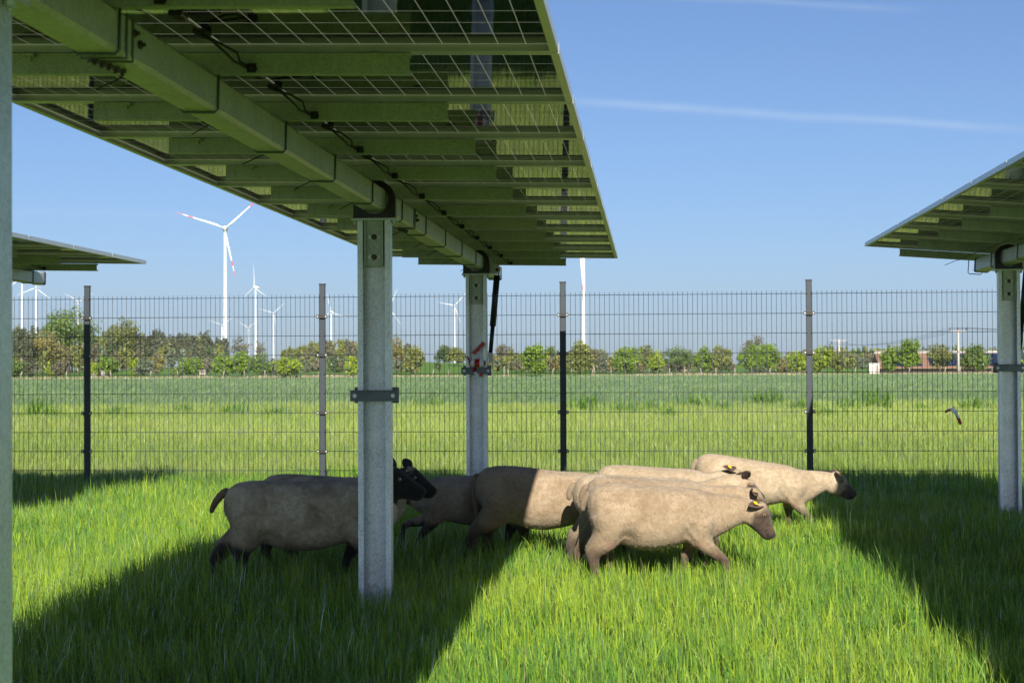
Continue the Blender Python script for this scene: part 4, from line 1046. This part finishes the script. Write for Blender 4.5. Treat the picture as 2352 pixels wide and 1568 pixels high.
T('grey-green thicket bush right of the small lime bush', 330, 824, 46, 282, 'grey', 700, bush=True, low=.0)
T('sandy yellow bush behind the grey-green thicket', 358, 813, 40, 300, 'ochre', 600, bush=True, low=.0)
T('bright green tree beside the small raised hide', 440, 816, 54, 270, 'bright', 1000, low=.08)
T('olive bush under the bright tree by the hide', 408, 838, 34, 268, 'mid', 450, bush=True, low=.0)
T('sandy bush between the two bright green groups at left', 470, 818, 36, 300, 'brown', 500, bush=True, low=.0)
T('left tree of the bright green clump under the nearest turbine', 514, 812, 48, 276, 'bright', 900, low=.06)
T('middle tree of the bright green clump under the nearest turbine', 555, 809, 56, 278, 'bright', 1100, low=.06)
T('right tree of the bright green clump under the nearest turbine', 598, 812, 46, 276, 'mid', 900, low=.06)
T('bare brown tree standing above the bright green clump', 553, 768, 48, 345, 'brown', 420, low=.3, leaf=.16, limbs=16, clumps=30)
T('small bare tree right of the tall brown one', 596, 776, 26, 345, 'brown', 170, low=.4, leaf=.15, limbs=14, clumps=16)
T('solitary round lime-green tree at the field edge left of the second fence post', 661, 817, 57, 258, 'lime', 1300, low=.06, clumps=48)
T('grey-green bush left of the solitary lime tree', 630, 824, 40, 285, 'grey', 500, bush=True, low=.0)
T('yellow-green tree between the second fence post and the thick steel post', 806, 817, 30, 262, 'lime', 560, low=.06)
T('tall ochre tree right of the thick steel post', 908, 768, 34, 335, 'ochre', 650, low=.1, leaf=.2, limbs=10)
T('yellow-green tree in the gap between the two steel posts', 950, 794, 46, 272, 'olive', 1100, low=.1)
T('dark green copse tree on the rise left of the second steel post', 1020, 793, 44, 470, 'dark', 900, shape='round', leaf=.32, low=.1)
T('yellow-green tree touching the second steel post', 1050, 796, 42, 380, 'olive', 900, leaf=.25, low=.12)
T('small dark bush on the green slope', 1006, 828, 14, 345, 'dark', 200, bush=True, low=0, clumps=12)
T('brown bare tree right of the second steel post', 1157, 789, 48, 372, 'brown', 800, shape='round', leaf=.2, limbs=12)
T('thin pale-trunked tree in front of the brown bare tree', 1158, 815, 26, 300, 'olive', 260, leaf=.18, low=.25, bark='pale_bark', clumps=20)
T('fresh green tree left of the third fence post', 1229, 788, 54, 268, 'bright', 1300, low=.1, clumps=48)
T('darker tree touching the third fence post', 1263, 793, 30, 390, 'mid', 600, shape='round', leaf=.25, low=.05)
T('yellow-green tree before the second red-banded turbine tower', 1330, 785, 54, 290, 'olive', 1300, low=.1, clumps=48)
T('brownish tree with a leaning trunk right of the turbine tower', 1366, 796, 30, 300, 'brown', 420, shape='round', low=.35, leaf=.19, bark='pale_bark', lean=-.18)
T('full mid-green tree, first of the row after the leaning tree', 1440, 794, 60, 296, 'bright', 1500, low=.08, clumps=50)
T('olive tree looking over the full mid-green one', 1476, 787, 44, 345, 'olive', 900, shape='round', low=.1, leaf=.24)
T('small lime-yellow tree in the field row', 1506, 806, 38, 296, 'lime', 850, low=.12)
T('windswept open-crowned tree right of the small lime-yellow one', 1553, 794, 66, 298, 'mid', 700, shape='round', low=.25, leaf=.18, lean=.10, limbs=10, clumps=34)
T('green tree with a slim crown in the middle of the field row', 1614, 796, 42, 298, 'bright', 950, low=.12)
T('olive-lime tree left of the twin green crowns', 1656, 793, 50, 298, 'olive', 1100, low=.14)
T('left one of the twin dense green crowns', 1722, 786, 50, 296, 'bright', 1400, low=.1, clumps=48)
T('right one of the twin dense green crowns', 1765, 784, 48, 300, 'bright', 1300, low=.12, clumps=46)
T('tall bare tree with mistletoe behind the twin green crowns', 1731, 766, 58, 345, 'brown', 520, shape='round', low=.3, leaf=.17, limbs=18, clumps=30)
T('sandy bush right of the twin green crowns', 1797, 823, 26, 310, 'ochre', 380, bush=True, low=0)
T('rounded lime tree just left of the fourth fence post', 1832, 808, 48, 296, 'lime', 1100, low=.08)
T('broad lime tree just right of the fourth fence post', 1886, 797, 52, 298, 'lime', 1200, low=.1)
T('yellowish tree under the distant pole with the long crossarm', 1925, 806, 34, 298, 'olive', 700, low=.1)
T('lower tree at the left end of the roof with panels', 2047, 794, 42, 300, 'bright', 1000, low=.1)
T('tallest green tree in front of the roof with panels', 2090, 777, 50, 300, 'bright', 1400, low=.1, clumps=46)
T('thin olive tree in front of the roof, left of the pole', 2160, 783, 60, 300, 'olive', 850, low=.16, leaf=.18)
T('deep green conical tree right of the pole', 2238, 780, 70, 300, 'mid', 1700, shape='cone', low=.07, clumps=56)
T('green tree mostly hidden behind the right steel post', 2330, 790, 50, 300, 'bright', 900, low=.1)

# ------------------------------------------------------------------ far buildings, poles, hide
def barn():
    Y0 = 338.0; pl = P(2024, 850, Y0); x0 = pl[0]; x1 = x0+48.0
    B = thing('barn', 'long low farm building with blue solar panels on its roof behind the trees at right', 'building', (x0, Y0, 0))
    ze = P(2100, 843, Y0)[2]; zr = P(2100, 810, Y0+5)[2]; Lb = x1-x0; D = 10.0
    a = MB(); a.box(0, Lb, 0.4, D, 0.7, ze-.05); wl = a.build('wall', 'render', B)
    a = MB(); a.box(-.03, Lb+.03, .37, D+.03, -.3, .7); a.build('plinth', 'plinth', wl)
    for k in range(9):
        a = MB(); a.box(2+k*5.2, 3.6+k*5.2, .36, .42, .85, ze-.35); wi = a.build('window', 'glass_dark', B)
        a = MB(); a.box(1.95+k*5.2, 3.65+k*5.2, .30, .40, .78, .85); a.build('sill', 'ridge', wi)
    zr_ = zr; a = MB()
    a.add([(-.5,-.4,ze),(Lb+.5,-.4,ze),(Lb+.5,D/2+.2,zr_),(-.5,D/2+.2,zr_),(-.5,D+.8,ze),(Lb+.5,D+.8,ze),(-.5,-.4,ze-.25),(Lb+.5,-.4,ze-.25),(-.5,D+.8,ze-.25),(Lb+.5,D+.8,ze-.25)],
          [(0,1,2,3),(3,2,5,4),(6,7,1,0),(0,3,4,8,6),(1,7,9,5,2),(4,5,9,8),(6,8,9,7)])
    rf = a.build('roof', 'tiles', B)
    a = MB(); a.bev(-.6, Lb+.6, D/2-.15, D/2+.55, zr_-.06, zr_+.28, .08, 0); a.build('ridge_capping', 'ridge', rf)
    sl = np.array([0, D/2+.6, zr_-ze]); sl /= np.linalg.norm(sl); nrm = np.array([0, -sl[2], sl[1]])
    run = math.hypot(D/2+.6, zr_-ze); blocks = [(1.2, 8.2), (8.9, 17.0), (17.8, 26.0), (26.8, 36.0), (36.8, 46.5)]
    for (b0, b1) in blocks:
        nn = int((b1-b0)/1.05)
        for c in range(nn):
            for q in range(2):
                g0 = .35+q*(run-.7)/2; g1 = g0+(run-.7)/2-.08; xx0 = b0+c*1.05; xx1 = xx0+1.0
                e = [np.array([0, -.4, ze])+sl*g+nrm*hh for g in (g0, g1) for hh in (.06, .10)]
                m_ = MB(); vs = []
                for xx in (xx0, xx1):
                    for p in e: vs.append((xx, p[1], p[2]))
                m_.add(vs, [(0,2,6,4),(1,5,7,3),(0,1,3,2),(4,6,7,5),(0,4,5,1),(2,3,7,6)]); m_.build('roof_panel', 'pv', rf)
    return B
barn()
def cabinet():
    Y0 = 318; p = P(2048.5-40, 862, Y0); B = thing('field_shed', 'small white shed at the left end of the long farm building', 'shed', (p[0], Y0, 0))
    wv = 1.7; a = MB(); a.box(-wv/2, wv/2, 0, 1.8, -.2, 1.75); a.build('wall', 'render', B)
    a = MB(); a.box(-wv/2-.12, wv/2+.12, -.12, 1.92, 1.75, 1.87); a.build('roof', 'shed_roof', B)
    a = MB(); a.box(.15, .75, -.03, .02, 0, 1.5); a.build('door', 'shed', B)
cabinet()
def hut():
    Y0 = 300; p = P(220, 853, Y0); B = thing('garden_hut', 'small grey hut with a pale roof right of the first fence post, below the wood', 'hut', (p[0], Y0, 0))
    a = MB(); a.box(-1.5, 1.5, 0, 2.5, -.2, 1.35); a.build('wall', 'shed', B)
    a = MB(); a.prism([(-.3, 1.45), (2.8, 1.30), (2.8, 1.42), (-.3, 1.60)], 0, -1.8, 1.8); a.build('roof', 'shed_roof', B)
    a = MB(); a.box(.2, .9, -.03, .02, 0, 1.15); a.build('door', 'glass_dark', B)
hut()
def hide():
    Y0 = 250; p = P(465, 868, Y0); B = thing('hunting_hide', 'small wooden raised hide at the far edge of the wheat, left of the nearest turbine', 'hide', (p[0], Y0, 0))
    for sx in (-.36, .36):
        for sy in (0, .7): a = MB(); a.tube([(sx*1.1, sy, -.2), (sx, sy, .62)], .05, 6); a.build('leg', 'post_wood', B)
    a = MB(); a.box(-.42, .42, -.05, .75, .62, 1.15); a.build('cabin', 'post_wood', B)
    a = MB(); a.box(-.30, .30, -.08, -.04, .86, 1.02); a.build('window', 'glass_dark', B)
    a = MB(); a.prism([(-.2, 1.17), (.95, 1.12), (.95, 1.17), (-.2, 1.24)], 0, -.52, .52); a.build('roof', 'shed', B)
hide()
def pole(label, u, vtop, Y, arm, wd, three):
    p = P(u, vtop, Y); H = p[2]; B = thing('power_pole', label, 'pole', (p[0], Y, 0), group='power poles beyond the field')
    a = MB(); a.tube([(0, 0, -.4), (0, 0, H*.5), (0, 0, H)], [wd*1.4, wd*1.1, wd*.8], 10); a.build('mast', 'concrete', B)
    hw = arm*Y/FP/2; a = MB(); a.box(-hw, hw, -.08, .08, H-.32, H-.20); ar = a.build('crossarm', 'concrete', B)
    xs = (-hw*.95, 0, hw*.95)
    for xx in xs:
        a = MB()
        if three: a.tube([(xx, 0, H-.2), (xx, 0, H+.05), (xx, 0, H+.12), (xx, 0, H+.30)], [.05, .05, .14, .16], 8)
        else: a.tube([(xx, 0, H-.32), (xx*.98, 0, H-.75), (xx*.93, 0, H-1.0)], [.06, .12, .05], 6)
        a.build('insulator', 'turbine_dark', ar)
    return [(p[0]+xx, Y, H+(.3 if three else -1.0)) for xx in xs]
pa = pole('tall concrete power pole with three insulators right of the thin olive tree', 2200.5, 757, 296, 38, .19, True)
pb_ = pole('farther power pole with a long crossarm above the lime trees', 1927, 779, 420, 37, .22, False)
wr = MB()
for q, s in zip(pa, pb_):
    q = np.array(q); s = np.array(s); pts = []
    for k in range(13):
        t = k/12; pts.append(q+(s-q)*t-np.array([0, 0, 5.0*t*(1-t)]))
    wr.tube(pts, .022, 4, cap=False)
for q in pa:
    q = np.array(q); s = q+np.array([70, -40, 1.0]); pts = []
    for k in range(13):
        t = k/12; pts.append(q+(s-q)*t-np.array([0, 0, 6.0*t*(1-t)]))
    wr.tube(pts, .022, 4, cap=False)
wr.build('power_line', 'wire', label='thin sagging power wires strung between the two poles', category='wires')

ff = thing('field_fence', 'row of short pale wooden posts along the far edge of the wheat', 'fence', (0, 280, 0))
fm = MB(); fm.tube([(0, 0, -.3), (0, 0, .75), (.02, 0, 1.2)], [.07, .065, .055], 6); FM = fm.mesh('fence_stake', 'post_wood')
rr2 = random.Random(3); xx = -95.0
while xx < 62:
    if rr2.random() < .8: obj('fence_stake', FM, ff, (xx, 280.5+.35*xx-280, 0), (rr2.uniform(-.12, .12), rr2.uniform(-.2, .2), 0))
    xx += rr2.uniform(2.2, 3.8)

# ------------------------------------------------------------------ thin summer haze
hb = MB(); hb.box(-5200, 5200, -300, 6400, -1.0, 230)
ht = NT('thin_haze'); pv = ht.n('ShaderNodeVolumePrincipled')
pv.inputs['Color'].default_value = (0.86, 0.92, 1.0, 1); pv.inputs['Density'].default_value = 0.0001; pv.inputs['Anisotropy'].default_value = 0.2
ht.l(pv.outputs[0], ht.o.inputs['Volume'])
hb.build('haze', ht.m, kind='stuff', label='thin pale haze over the whole field', category='haze')
